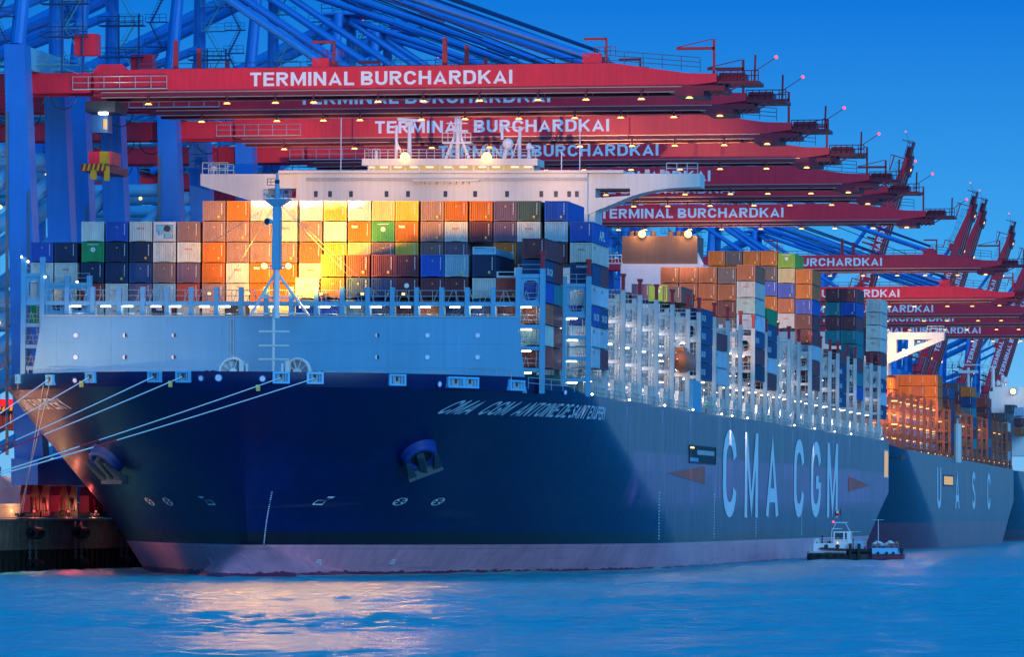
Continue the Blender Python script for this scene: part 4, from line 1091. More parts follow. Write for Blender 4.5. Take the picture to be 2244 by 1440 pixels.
# ------------------------------------------------------------------ funnel casing aft
GY = 364.0
gx = lambda px: across(px, GY); gz = lambda py: level(py, gx(1440), GY)
m = MB(); m.box(gx(1358), gx(1523), GY, GY + 9, gz(579), gz(517)); fn = m.build('funnel_casing', MATS['funnel_brown'], ship)
m = MB(); m.box(gx(1356), gx(1537), GY - .4, GY + 9.5, 20.4, gz(579) + .02); m.build('casing_base', MATS['letter_white'], fn)
m = MB(); m.prism([(gx(1523), gz(579)), (gx(1536), gz(579)), (gx(1523), gz(552))], 'y', GY + .5, GY + 1.0); m.build('gusset', MATS['letter_white'], fn)
for px in (1372, 1385, 1420, 1459, 1477, 1490): m = MB(); m.tube((gx(px), GY + 4, gz(520)), (gx(px), GY + 4, gz(504)), .5, 10); m.build('exhaust_pipe', MATS['funnel_brown'], fn)
m = MB(); rail(m, (gx(1330), GY - .6, gz(576)), (gx(1358), GY - .6, gz(576)), 1.3, 4, .05, 1); m.box(gx(1327), gx(1360), GY - .6, GY + 2, gz(579), gz(576)); m.build('side_platform', MATS['bridge_white'], fn)
for px in (1402, 1503):
    x = gx(px); z = gz(513)
    m = MB(); m.tube((x, GY + .2, z), (x, GY - .3, z), .35, 12, .6); f = m.build('flood_lamp', MATS['deck_grey'], fn)
    m = MB(); m.ball((x, GY - .35, z), .62, 12, 8, (1, .5, 1)); m.build('lamp_glass', MATS['lamp_sodium'], f)
    lamp_light('flood_light', 'POINT', 1700, (1, .48, .10), (x, GY - 1.4, z + .8), parent=fn, radius=.5)

# ------------------------------------------------------------------ mooring ropes
m_ = M_S.inverted()
def rope(px0, bpx, by, label, redat=None, tagpx=None):
    p = M_S @ FL[px0]
    yq = quay_y(bpx, QX - 1.0); q = M_Q @ Vector((QX - 1.0, yq, by))
    n = 16; pts = []
    for i in range(n + 1):
        t = i/n; v = p.lerp(q, t); v.z -= .35*4*t*(1 - t); pts.append(v)
    m = MB(); m.path(pts, .06, 6); o = m.build('mooring_rope', MATS['rope_white']); tag(o, label, 'rope', 'bow mooring ropes')
    if redat:
        a, b = redat; i0, i1 = a, b
        v0 = pts[0].lerp(pts[-1], 0); m = MB(); 
        def at(t): v = p.lerp(q, t); v.z -= .35*4*t*(1 - t); return v
        m.path([at(a + (b - a)*k/4) for k in range(5)], .085, 6); m.build('chafe_sleeve', MATS['rope_red'], o)
        m = MB(); m.path([at(b + (1 - b)*k/8) for k in range(9)], .08, 6); m.build('rope_tail', MATS['rope_white'], o)
    if tagpx:
        v = p.lerp(q, tagpx); v.z -= .35*4*tagpx*(1 - tagpx)
        m = MB(); m.box(v.x - .22, v.x + .22, v.y - .03, v.y + .03, v.z - .55, v.z + .12); m.build('rat_guard_tag', MATS['tag_yellow'], o)
rope(112, -353, 6.6, 'white mooring rope from the fairlead nearest the quay')
rope(200, -374, 6.6, 'white mooring rope crossing the copper lit bow plating', None, .03)
rope(341, -363, 6.6, 'white mooring rope with red sleeve, upper of the middle pair', (.44, .50), None)
rope(404, -374, 6.6, 'white mooring rope with red sleeve, lower of the middle pair', (.40, .52), .035)
rope(615, -318, 6.6, 'white mooring rope with red sleeve, upper of the longest pair', (.43, .475), .055)
rope(690, -330, 6.6, 'white mooring rope with red sleeve, lower of the longest pair', (.43, .48), None)
for (pt, pb, lab) in (((112, 846), (42, 1118), 'slack rope hanging straight down to the quay bollard'), ((99, 850), (48, 1118), 'slack rope slanting from the bow to the quay bollard')):
    z = 21.0; side = -1
    yy, z = z_for(845, pt[0], -1); a = M_S @ H1.pt(-1, yy, z, .2); b = M_Q @ Vector((QX - 1.0, quay_y(pb[0], QX - 1.0), 6.7))
    m = MB(); m.tube(a, b, .05, 6); o = m.build('mooring_rope', MATS['rope_white']); tag(o, lab, 'rope', 'bow mooring ropes')

# ------------------------------------------------------------------ containers
CW, CH = 2.62, 2.30
COLS = {
 'W': ((.58, .56, .52), 'pale grey'), 'B': ((.016, .055, .17), 'dark blue'), 'b': ((.014, .085, .42), 'bright blue'), 'N': ((.010, .028, .085), 'navy'),
 'M': ((.15, .035, .05), 'maroon'), 'R': ((.36, .055, .04), 'red'), 'O': ((.55, .14, .02), 'orange'), 'G': ((.015, .26, .09), 'green'),
 'P': ((.27, .15, .15), 'dusty brown'), 'g': ((.08, .12, .09), 'dark green'), 'L': ((.26, .40, .48), 'light blue'), 'T': ((.015, .20, .25), 'teal'),
 'A': ((.66, .42, .07), 'yellow'), 'Y': ((.52, .40, .20), 'tan'), 'U': ((.17, .10, .17), 'purple'), 'K': ((.40, .11, .05), 'rust brown'), 'k': ((.10, .085, .10), 'dark grey'),  # A has sodium light on pale boxes mixed into its colour
 'E': ((.42, .55, .50), 'pale green'), 'l': ((.40, .52, .62), 'pale blue'), 'V': ((.24, .46, .05), 'lime green')}
def container_meshes(L_):
    fr = MB(); W2 = CW/2
    for sx in (-1, 1):
        for yy in (0, L_ - .18):
            x0 = sx*W2 - (.16 if sx > 0 else 0); fr.box(x0, x0 + .16, yy, yy + .18, 0, CH)
    for yy in (0, L_ - .16):
        fr.box(-W2 + .16, W2 - .16, yy + .01, yy + .15, CH - .13, CH - .01); fr.box(-W2 + .16, -.62, yy + .01, yy + .15, .03, .18); fr.box(.62, W2 - .16, yy + .01, yy + .15, .03, .18); fr.box(-.62, .62, yy + .01, yy + .15, .12, .18)
    for sx in (-1, 1):
        x0 = sx*W2 - (.1 if sx > 0 else 0); fr.box(x0, x0 + .1, .18, L_ - .18, CH - .1, CH - .012); fr.box(x0, x0 + .1, .18, L_ - .18, .03, .17)
    fr.box(-W2 + .1, W2 - .1, .16, L_ - .16, CH - .09, CH - .03); fr.box(-W2 + .1, W2 - .1, .16, L_ - .16, .05, .12)
    def corr(mb, n, a0, a1, fn, d):
        # trapezoid folds between a0 and a1; fn(a, depth, z)
        prev = None; pts = []
        p = (a1 - a0)/n
        for i in range(n):
            s = a0 + p*i
            pts += [(s, 0), (s + p*.32, 0), (s + p*.5, d), (s + p*.82, d)]
        pts.append((a1, 0))
        for a, dd in pts:
            mb.v += [fn(a, dd, .17), fn(a, dd, CH - .12)]
            k = len(mb.v)
            if prev is not None: mb.f.append((prev, k-2, k-1, prev+1))
            prev = k - 2
    pn = MB()
    corr(pn, 11, -W2 + .15, W2 - .15, lambda a, d, z: (a, .05 + d, z), .07)
    sd = MB()
    n = int(L_/.55)
    for sx in (-1, 1): corr(sd, n, .17, L_ - .17, lambda a, d, z: (sx*(W2 - .03 - d), a, z), .05)
    corr(sd, 11, -W2 + .15, W2 - .15, lambda a, d, z: (a, L_ - .05 - d, z), .05)
    out = []
    for mb, nm in ((fr, 'container_frame'), (pn, 'end_panel'), (sd, 'side_panels')):
        me = bpy.data.meshes.new(nm); me.from_pydata(mb.v, [], mb.f); me.materials.append(MATS['container_paint']); out.append(me)
    return out
CM = {'long': container_meshes(14.0), 'short': container_meshes(6.95)}
LEN = {'long': 14.0, 'short': 6.95}
def flat_text(body, cx, cz, w_, h_, y=.045, bold=.03):
    v2, fs = text2d(body, w_, h_, bold); mb = MB(); mb.v = [(cx - w_/2 + u, y, cz - h_/2 + v) for u, v in v2]; mb.f = fs; return mb
def side_text(body, cy, cz, w_, h_, bold=.03):
    v2, fs = text2d(body, w_, h_, bold); mb = MB(); mb.v = [(CW/2 + .012, cy - w_/2 + u, cz - h_/2 + v) for u, v in v2]; mb.f = fs; return mb
def mk(mb, mat, nm):
    me = bpy.data.meshes.new(nm); me.from_pydata(mb.v, [], mb.f); me.materials.append(MATS[mat]); return me
num = MB()
for i in range(8): num.box(.86, .94, .02, .04, 1.95 - i*.17, 2.05 - i*.17)
MK = {'num': mk(num, 'mark_white', 'number_marking'), 'oocl': mk(flat_text('OOCL', 0, 1.52, .86, .22), 'mark_red', 'lettering'),
      'tex': mk(flat_text('tex', -.55, 1.75, .75, .34), 'mark_white', 'lettering'),
      'apl': mk(side_text('APL', 8.0, 1.0, 5.0, 1.1), 'mark_white', 'lettering'),
      'cma': mk(side_text('CMA CGM', 3.4, 1.05, 4.6, .8), 'mark_white', 'lettering'),
      'cosco': mk(flat_text('COSCO', .15, 1.95, 1.5, .26), 'mark_white', 'lettering'),
      'oocls': mk(side_text('OOCL', 1.6, 1.75, 1.4, .36), 'mark_red', 'lettering')}
d = MB(); d.tube((0, .02, 1.45), (0, .045, 1.45), .27, 18); MK['dot'] = mk(d, 'mark_white', 'round_emblem')
d = MB(); 
for i in range(4): a = i*math.pi/2 + .785; d.tube((.12*math.cos(a), .005, 1.45 + .12*math.sin(a)), (.12*math.cos(a), .018, 1.45 + .12*math.sin(a)), .05, 8)
MK['dot2'] = mk(d, 'container_dark', 'round_emblem')
d = MB(); 
for i in range(10): d.box(-.62 + i*.13, -.54 + i*.13, .02, .04, 1.98, 2.08)
MK['ever'] = mk(d, 'mark_white', 'lettering')
d = MB(); d.add([(-.1, .03, 1.6), (.1, .03, 1.6), (0, .03, 1.8)], [(0,1,2)]); MK['tri'] = mk(d, 'mark_yellow', 'warning_mark')
d = MB(); d.box(.45, .68, .02, .04, .35, .62); MK['plate'] = mk(d, 'mark_yellow', 'warning_mark')
ORD = ['first','second','third','fourth','fifth','sixth','seventh','eighth','ninth','tenth','eleventh','twelfth','thirteenth','fourteenth','fifteenth','sixteenth','seventeenth','eighteenth','nineteenth','twentieth','twenty-first','twenty-second','twenty-third','twenty-fourth','twenty-fifth','twenty-sixth']
N_CONT = [0]
def container(M, col, kind, label, marks=(), group='containers stacked on the first ship'):
    c, cname = COLS[col]
    j = random.uniform(.86, 1.14)
    c = tuple(v*j for v in c)
    fr, pn, sd = CM[kind]
    o = bpy.data.objects.new('shipping_container', fr); link(o); o.matrix_world = M; o.color = (*c, 1)
    tag(o, cname + ' ' + label, 'container', group)
    for nm, me in (('end_panel', pn), ('side_panels', sd)):
        p = bpy.data.objects.new(nm, me); link(p, o); p.color = (*c, 1)
    for k in marks:
        p = bpy.data.objects.new(MK[k].name.split('.')[0], MK[k]); link(p, o)
    N_CONT[0] += 1
    return o
def front_marks(col, mark):
    if mark: return mark
    if col == 'W': return ('oocl',) if random.random() < .7 else ('num',)
    if col in 'G' or col == 'V': return ('dot', 'dot2', 'ever')
    return ('num', 'tri') if random.random() < .6 else ('num', 'plate')
def put(x, y, z, col, kind, label, mark=None, dx=True):
    jx = random.uniform(-.02, .02); jy = random.uniform(-.06, .06)
    return container(M_S @ Matrix.Translation((x + jx, y + jy, z)), col, kind, label, front_marks(col, mark))

# -- second bay: the tall wall of stacks
Y2 = 32.4
LEFT = [8, 61, 113, 172, 225, 277, 329, 382, 437, 490, 542, 595, 650, 703, 756, 808, 860, 915, 968, 1022, 1075, 1127, 1187, 1243]
xs = [across(p + 25.7, Y2) for p in LEFT]
TP = 2.372
ZA = level(440, 0, Y2) - CH                     # floor of the top tier
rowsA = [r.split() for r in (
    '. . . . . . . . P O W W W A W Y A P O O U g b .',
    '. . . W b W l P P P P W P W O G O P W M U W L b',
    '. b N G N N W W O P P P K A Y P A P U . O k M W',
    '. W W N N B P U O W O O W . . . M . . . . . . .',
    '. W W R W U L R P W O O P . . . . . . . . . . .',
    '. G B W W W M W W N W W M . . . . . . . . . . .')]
TIER = ['top', 'second', 'third', 'fourth', 'fifth', 'sixth', 'seventh', 'eighth', 'ninth']
MARK2 = {(1, 14): ('tex', 'num'), (1, 16): ('tex', 'num'), (3, 10): ('tex', 'num'), (3, 11): ('tex', 'num'), (5, 6): ('tex',), (1, 23): ('num', 'tri', 'apl'), (2, 8): ('tri', 'num', 'plate'), (2, 23): ('oocl', 'oocls')}
for r in range(6):
    for i, ch in enumerate(rowsA[r]):
        if ch == '.': continue
        if r >= 3 and 12 < i < 22: continue          # hidden behind the bay in front
        if r >= 3 and i == 23: continue
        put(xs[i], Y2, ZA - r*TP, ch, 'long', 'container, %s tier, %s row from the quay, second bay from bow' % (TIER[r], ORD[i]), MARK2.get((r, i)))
# outermost starboard stack of the second bay: pairs of short boxes below
pairs = [('B', 'M', ('cosco',)), ('l', 'l', ('oocl', 'oocls')), ('b', 'B', ('num', 'cma')), ('l', 'l', ('oocl', 'oocls')), ('l', 'M', ('oocl', 'oocls'))]
for k, (a, b, mk_) in enumerate(pairs):
    z = ZA - (k + 3)*TP
    for h, c in ((0, a), (1, b)):
        put(xs[23], Y2 + h*7.05, z, c, 'short', 'short container, %s half, %s tier, waterside row, second bay from bow' % (('forward', 'after')[h], TIER[k+3]), mk_ if h == 0 else (('oocls',) if c == 'l' else ('cma',) if c == 'B' else ('num',)))
# -- first bay behind the breakwater
Y1 = 16.2
L1 = [642, 697, 753, 808, 860, 916, 969, 1029, 1082]
xb1 = [across(p + 26.5, Y1) for p in L1]
zt_ = level(557, 10, Y1) - 2.52
r1 = '.MMMMbLN.'; r2 = 'WMBBMMMWR'; r3 = 'bbLBMKBBM'
for i in range(9):
    for r, (row, z) in enumerate(((r1, zt_), (r2, zt_ - 2.42), (r3, zt_ - 4.84))):
        if row[i] == '.': continue
        o = put(xb1[i], Y1, z, row[i], 'long', 'container, %s visible tier, %s row, bay just behind breakwater' % (TIER[r], ORD[i]), {(2, 8): ('tex',), (1, 4): ('dot', 'num'), (0, 7): ('num', 'plate')}.get((r, i)))
        if r == 0: o.scale = (1, 1, 1.08)
# open rack standing on the row
x = xb1[7]; z = zt_ + 2.5
fo = empty('flat_rack', M_S @ Matrix.Translation((x, Y1, z))); tag(fo, 'pale blue open rack with covered cargo on top of navy container', 'flat rack')
m = MB(); m.box(-1.3, 1.3, 0, 14, 0, .14); m.build('base_frame', MATS['plate_blue'], fo)
m = MB(); m.box(-1.2, 1.2, .15, 13.8, .15, .72); m.build('covered_cargo', MATS['plate_blue'], fo)
for yy in (0, 13.8): m = MB(); m.frame(rect_like(-1.3, 1.3, .14, .86), rrect(-1.12, 1.12, .22, .76, .05), 'y', yy, yy + .12); m.build('end_wall', MATS['rail_steel'], fo)
x = xb1[8]; fo = empty('flat_rack', M_S @ Matrix.Translation((x, Y1, zt_ - .08))); tag(fo, 'low white collapsed rack beside the navy container', 'flat rack')
m = MB(); m.box(-1.3, 1.3, 0, 14, 0, .16); m.build('base_frame', MATS['lash_white'], fo)
for yy in (0, 13.8): m = MB(); m.frame(rect_like(-1.3, 1.3, .16, .7), rrect(-1.1, 1.1, .24, .6, .05), 'y', yy, yy + .12); m.build('end_wall', MATS['lash_white'], fo)
# starboard outermost stack of the first bay
x = across(1138 + 26.5, Y1); z = level(522, x, Y1) - CH
put(x, Y1, z, 'M', 'long', 'container, top of the waterside stack, bay just behind breakwater', ('num', 'tri'))
prs = [('B', 'M', ('num', 'cma')), ('b', 'T', ('num',)), ('K', 'M', ('num',)), ('E', 'M', ('num',)), ('R', 'M', ('num',))]
for k, (a, b, mk_) in enumerate(prs):
    zz = z - (k + 1)*2.40
    for h, c in ((0, a), (1, b)):
        put(x, Y1 + h*7.05, zz, c, 'short', 'short container, %s half, %s tier, waterside stack just behind breakwater' % (('forward', 'after')[h], TIER[k+1]), mk_ if h == 0 else ('num',))
# reefer machine in the gap of the second tier
fo = empty('reefer_unit', M_S @ Matrix.Translation((xs[6], Y2 - .05, ZA - TP))); tag(fo, 'white refrigerated container end with open machinery among dry containers', 'container')
m = MB(); m.frame(rect_like(-1.25, 1.25, .05, 2.25), rrect(-1.0, 1.0, .3, 1.95, .08), 'y', -.05, .04); m.build('end_frame', MATS['lash_white'], fo)
m = MB(); m.box(-.95, .95, .03, .045, 1.2, 1.9); m.box(-.6, -.2, -.12, .04, .8, 1.3); m.box(.1, .7, -.1, .04, .4, .9); m.build('machinery', MATS['plate_blue'], fo)
m = MB(); m.disc((.35, -.06, 1.5), (0, 1, 0), .38, .1, 14); m.build('fan', MATS['dark_steel'], fo)

# -- stacks along the after part; (bay index, row from the water side, screen height of the stack top, colours from the top)
BAYWORD = {6: 'abaft the bridge', 7: 'second abaft the bridge', 10: 'fifth abaft the bridge', 11: 'sixth abaft the bridge', 15: 'tenth abaft the bridge', 18: 'thirteenth abaft the bridge', 20: 'fifteenth abaft the bridge', 23: 'last before the stern'}
ST = [(6, 0, 675, 'BBBB', 'c'), (7, 0, 728, 'MllB', ''), (10, 0, 580, 'KWElBMN', ''), (10, 1, 587, 'kKMk', ''), (10, 2, 585, 'KKKK', ''), (10, 3, 585, 'KKKK', ''), (10, 4, 585, 'KKKK', ''),
      (11, 0, 675, 'GBBlM', ''), (15, 0, 590, 'OObMMlMM', ''), (15, 1, 555, 'VYbKW', ''), (15, 2, 550, 'OkbO', ''), (15, 3, 550, 'OKOM', ''), (15, 4, 550, 'kOMK', ''), (15, 5, 550, 'OKKM', ''),
      (18, 0, 765, 'MBBB', ''), (20, 0, 632, 'MbMTTMTb', ''), (20, 1, 632, 'MTMT', ''), (23, 0, 655, 'WWWWMLBlB', ''), (23, 1, 690, 'KMB', '')]
for bi, j, py, cols, fl in ST:
    yb = BAYS[bi] + 1.5; x = H1.B - .2 - PIT*(j + .5); z = level(py, x, yb) - CH
    for k, ch in enumerate(cols):
        zz = z - k*2.372
        if zz < 22.6: break
        kind = 'long'
        if ch in 'lLE' and j == 0 and bi != 23: mks = ('oocl', 'oocls')
        elif ch == 'B' and j == 0: mks = ('num', 'cma')
        elif ch == 'K' or ch == 'O': mks = ('num', 'plate')
        else: mks = None
        put(x, yb, zz, ch, kind, 'container, %s tier, %s row from the water, bay %s' % (TIER[k], ORD[j], BAYWORD[bi]), mks)
# green and other boxes glimpsed across the empty bays
for k, (px, py, ch) in enumerate(((1437, 625, 'V'), (1400, 622, 'U'), (1352, 640, 'P'), (1468, 627, 'k'))):
    yb = BAYS[9] + 1.5; x = across(px, yb); z = level(py, x, yb) - CH
    put(x, yb, z, ch, 'long', 'container glimpsed over the empty lashing bridges below the casing')

# ------------------------------------------------------------------ ship-to-shore cranes
BOOM_LAMP = MB()
BOOM_LAMP.tube((0,0,0), (0,0,-.2), .18, 10, .34); BOOM_LAMP.v = [(a*1.35, b, c) for a, b, c in BOOM_LAMP.v]
BOOM_LAMP = BOOM_LAMP.mesh('lamp'); BOOM_LAMP.materials.append(MATS['lamp_warm'])
BRK = MB(); BRK.box(-.08, .08, -.5, .08, .0, 1.1); BRK.box(.7, .82, -.1, .02, .5, 1.1); BRK.box(-.02, .8, -.08, 0, .05, .15)
BRK = BRK.mesh('lamp_bracket'); BRK.materials.append(MATS['crane_darkred'])
def make_crane(name, zb, tip, lab0, lab1, raised=0.0, lamps=True, stays=True, full=True):
    root = empty(name)
    LG = zb + 6.2
    # legs and portal
    for yy in (-10.5, 10.5):
        m = MB(); a, b = yy - 1.7, yy + 1.7
        m.hexa([(-4.3,a,13.6),(-.75,a,13.6),(-.75,b,13.6),(-4.3,b,13.6)], [(-5.6,a,LG),(-3.1,a,LG),(-3.1,b,LG),(-5.6,b,LG)])
        lg = m.build('leg', MATS['crane_blue'], root)
        m = MB(); e = .012       # pale pink puts the warm light on the waterside face into colour
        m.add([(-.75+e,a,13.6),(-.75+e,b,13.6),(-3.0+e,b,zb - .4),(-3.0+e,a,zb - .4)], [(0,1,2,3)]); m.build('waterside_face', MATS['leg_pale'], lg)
        m = MB(); m.hexa([(-36.5,yy-1.2,13.6),(-34,yy-1.2,13.6),(-34,yy+1.2,13.6),(-36.5,yy+1.2,13.6)], [(-36.2,yy-1.1,LG-2),(-34.2,yy-1.1,LG-2),(-34.2,yy+1.1,LG-2),(-36.2,yy+1.1,LG-2)]); m.build('leg', MATS['crane_blue'], root)
        for p, q, r in (((-4.6,yy,51.0),(-35,yy,51.0),.85), ((-4.5,yy,48.6),(-35,yy,24),.95), ((-4.2,yy,33.2),(-35,yy,33.2),.7), ((-4.2,yy,31.5),(-35,yy,15.0),.8)):
            k = zb/57.5
            m = MB(); m.tube((p[0],p[1],p[2]*k), (q[0],q[1],q[2]*k), r, 12); m.tube((p[0],p[1],p[2]*k), (p[0] - 2.2,p[1],p[2]*k - (0 if p[2] == q[2] else 1.7)), r*1.25, 12, r); m.build('brace', MATS['crane_lightblue'], root, smooth=False)
        # columns of the upper frame
        m = MB(); m.tube((-4.3, yy, LG), (-3.2, yy*.55, zb + 28), .95, 12, .75); m.build('column', MATS['crane_blue'], root)
    for x0 in (-4.1, -36.3):
        m = MB(); m.box(x0 - .3, x0 + 3.0, -13.5, 13.5, 10.4, 13.58); m.build('sill_beam', MATS['crane_blue'], root)
        for yy in (-10.5, -5.2, 5.2, 10.5):
            m = MB(); m.prism([(yy - 2.3, 9.2), (yy + 2.3, 9.2), (yy + 1.2, 10.38), (yy - 1.2, 10.38)], 'x', x0 + .6, x0 + 2.0); m.box(x0 + .7, x0 + 1.9, yy - 2.4, yy + 2.4, 7.1, 9.2)
            bo = m.build('bogie', MATS['crane_darkred'], root)
            m = MB()
            for q in (-1.7, -.6, .6, 1.7): m.disc((x0 + 1.3, yy + q, 6.85), (1, 0, 0), .55, 1.5, 12)
            m.build('wheel', MATS['dark_steel'], bo)
            m = MB(); m.prism([(yy - .7, 8.9), (yy + .6, 8.6), (yy + .1, 7.2)], 'x', x0 + 2.05, x0 + 2.2); m.build('guard_flap', MATS['post_red'], bo)
    m = MB(); m.box(-5.4, -3.2, -8.7, 8.7, zb + 3.4, zb + 6.1); m.build('cross_beam', MATS['crane_lightblue'], root)
    m = MB(); m.tube((-3.2, -6, zb + 27.4), (-3.2, 6, zb + 27.4), .7, 10); m.box(-6.0, 2.5, -5.5, 5.5, zb + 28, zb + 28.35); ap = m.build('apex_platform', MATS['crane_blue'], root)
    m = MB()
    for yy in (-5.5, 5.5): rail(m, (-6, yy, zb + 28.35), (2.5, yy, zb + 28.35), 1.3, 5, .06, 1)
    m.box(-1.5, 1.0, -1, 1, zb + 28.35, zb + 30.3); m.build('guard_rail', MATS['crane_navy'], ap)
    o = new_obj('beacon', BEACON, None, ap, loc=(-5.5, -5.3, zb + 30))
    for yy in (-4.6, 4.6):
        m = MB(); m.tube((-3.4, yy, zb + 27), (-52, yy, zb + 4), .85, 10); m.build('backstay', MATS['crane_blue'], root)
        m = MB(); m.tube((-3.8, yy*1.5, zb + 14), (-33, yy*1.5, zb + 3.5), .6, 10); m.build('back_brace', MATS['crane_blue'], root)
    # stairs up the columns
    m = MB(); z = LG; k = 0; xo = -7.0
    for yy in (-9.6,):
        z = LG
        while z < zb + 26:
            t = (z - LG)/22.0; yv = yy*(1 - .42*t) - 1.6
            xa, xb2 = (xo, xo + 1.7) if k % 2 else (xo + 1.7, xo)
            m.beam((xa, yv, z), (xb2, yv, z + 3.4), .5, .12); m.beam((xa, yv, z + .9), (xb2, yv, z + 4.3), .05, .05)
            for q in range(9): 
                a = Vector((xa, yv, z)).lerp(Vector((xb2, yv, z + 3.4)), q/9); m.box(a.x - .25, a.x + .25, a.y - .3, a.y + .3, a.z, a.z + .05)
            m.box(xo - .5, xo + 2.4, yv - .5, yv + .8, z + 3.4, z + 3.5); rail(m, (xo - .5, yv - .5, z + 3.5), (xo + 2.4, yv - .5, z + 3.5), 1.0, 3, .035)
            z += 3.4; k += 1
    m.build('stairs', MATS['crane_navy'], root)
    m = MB(); z = LG; k = 0                     # second flight on the far column
    while z < zb + 26:
        t = (z - LG)/22.0; yv = 9.6*(1 - .42*t) - 2.2; xa, xb2 = (-2.4, -.4) if k % 2 else (-.4, -2.4)
        m.beam((xa, yv, z), (xb2, yv, z + 3.4), .5, .12); m.beam((xa, yv, z + .9), (xb2, yv, z + 4.3), .05, .05); m.box(-3.0, .3, yv - .5, yv + .8, z + 3.4, z + 3.5); rail(m, (-3, yv - .5, z + 3.5), (.3, yv - .5, z + 3.5), 1.0, 3, .035)
        z += 3.4; k += 1
    m.build('stairs', MATS['rail_teal'], root)
    for yy, zc in ((-4.9, zb + 4.1), (4.9, zb + 4.1)):
        m = MB(); m.box(-56, 2, yy - .4, yy + .4, zc, zc + .1); rail(m, (-56, yy, zc), (2, yy, zc), 1.2, 30, .05, 1)
        for q in range(20): m.beam((-56 + 2.9*q, yy, zc), (-56 + 2.9*(q + 1), yy, zc - 1.0 if q % 2 else zc - .1), .1, .1)
        m.build('catwalk', MATS['rail_teal'], root)
    m = MB()
    for q in range(14): m.ring((-52 + 4.0*q, -4.4, zb + .4), (0, 1, 0), 1.6, .07, 10, 4, math.pi*0, math.pi)
    m.build('festoon_cable', MATS['dark_steel'], root)
    for px_, yy, zz in ((-6.2, -12.3, 30), (-6.0, -12.3, 44), (-8.5, -9, 50), (-33, -12, 36), (-33, -12, 28), (-20, -4.6, 50)):
        new_obj('work_lamp', WORK_LAMP, None, root, loc=(px_, yy, zz*zb/57.5))
    m = MB()                                   # cable tray and ladder on the leg
    m.box(-5.35, -5.0, -12.45, -12.25, 14, zb - 2); m.box(-2.6, -2.45, -12.4, -12.22, 20, 46)
    for q in range(60): m.box(-2.75, -2.3, -12.38, -12.24, 20 + q*.43, 20.05 + q*.43)
    m.build('cable_tray', MATS['rail_dark'], root)
    for zz in (20, 31, 43, zb - 4):
        t = (zz - 13.6)/(LG - 13.6); m = MB(); m.box(-4.36 - 1.3*t, -.70 - 2.3*t, -12.25, -8.78, zz, zz + .14); m.build('leg_flange', MATS['crane_blue'], root)
    m = MB()                                   # maintenance platforms on the water side
    for z in (zb + 7.5, zb + 11.5):
        m.box(-2.4, 3.4, -6.5, -4.5, z, z + .12); rail(m, (-2.4, -6.5, z), (3.4, -6.5, z), 1.2, 5, .05, 1)
    m.tube((2.8, -6.2, zb + 3), (2.8, -6.2, zb + 13), .12, 6); m.tube((.2, -6.2, zb + 3), (.2, -6.2, zb + 13), .12, 6); m.build('platform', MATS['crane_navy'], root)
    m = MB(); m.box(1.6, 4.4, -5.6, -3.2, zb + 5.3, zb + 7.9); m.build('switch_cabin', MATS['crane_red'], root)
    m = MB(); m.ring((-35, -13.2, 26), (0, 1, 0), 2.9, .18, 28, 6); m.ring((-35, -13.2, 26), (0, 1, 0), .5, .2, 16, 6)
    for i in range(26): a = 2*math.pi*i/26; m.beam((-35 + .5*math.cos(a), -13.2, 26 + .5*math.sin(a)), (-35 + 2.9*math.cos(a), -13.2, 26 + 2.9*math.sin(a)), .08, .1)
    m.build('cable_reel', MATS['leg_pale'], root)
    # landside girder and machinery house
    m = MB()
    for yy in (-3.0, 3.0): m.box(-58, 3.2, yy - .65, yy + .65, zb + .9, zb + 3.3)
    m.box(-58, -56, -3, 3, zb + 1, zb + 3.3); m.build('girder', MATS['crane_red'], root)
    m = MB(); m.box(-46, -30, -4.5, 4.5, zb + 3.4, zb + 8.0); m.build('machinery_house', MATS['crane_navy'], root)
    # boom, hinged
    HX = 3.6
    def sub(mb, nm, mat, parent, **kw): 
        mb.v = [(a - HX, b, c - zb - 1.0) for a, b, c in mb.v]; return mb.build(nm, mat, parent, **kw)
    ta = tip - 12.5
    prof = [(HX, zb + .9), (tip - 3.5, zb + .9), (tip, zb + 1.35), (tip, zb + 2.35), (tip - 3.6, zb + 2.45), (ta, zb + 3.75), (HX + 1.2, zb + 3.6), (HX, zb + 3.0)]
    m = MB(); m.prism(prof, 'y', -3.6, -2.3)
    bm_ = sub(m, 'boom', MATS['crane_red'], root); bm_.location = (HX, 0, zb + 1.0)
    m = MB(); m.prism(prof, 'y', 2.3, 3.6); sub(m, 'far_girder', MATS['crane_red'], bm_)
    m = MB()
    for x in [HX + 2 + i*7.3 for i in range(int((tip - HX - 4)/7.3) + 1)]: m.box(x, x + .6, -2.3, 2.3, zb + 1.8, zb + 2.7)
    sub(m, 'cross_tie', MATS['crane_red'], bm_)
    for yy in (-4.0, 3.7):
        m = MB(); m.box(HX, tip - 4, yy - .05, yy + .4, zb + .28, zb + .72); sub(m, 'trolley_rail_beam', MATS['crane_darkred'], bm_)
        m = MB(); m.box(HX + 1, tip - 4.2, yy - .12, yy - .02, zb + .74, zb + .86); sub(m, 'trolley_rail', MATS['rail_warm'], bm_)  # peach lines paint the lamp glint along the rails
        m = MB(); m.box(HX + 1, tip - 4.2, yy - .12, yy - .02, zb + .12, zb + .22); sub(m, 'trolley_rail', MATS['rail_warm'], bm_)
    m = MB(); rail(m, (HX + 4, 3.9, zb + 3.6), (tip - 14, 3.9, zb + 3.75), 1.25, 26, .05, 1); rail(m, (tip - 13.5, -3.4, zb + 3.6), (tip - 2, -3.4, zb + 2.6), 1.7, 5, .05, 2); sub(m, 'guard_rail', MATS['rail_dark'], bm_)
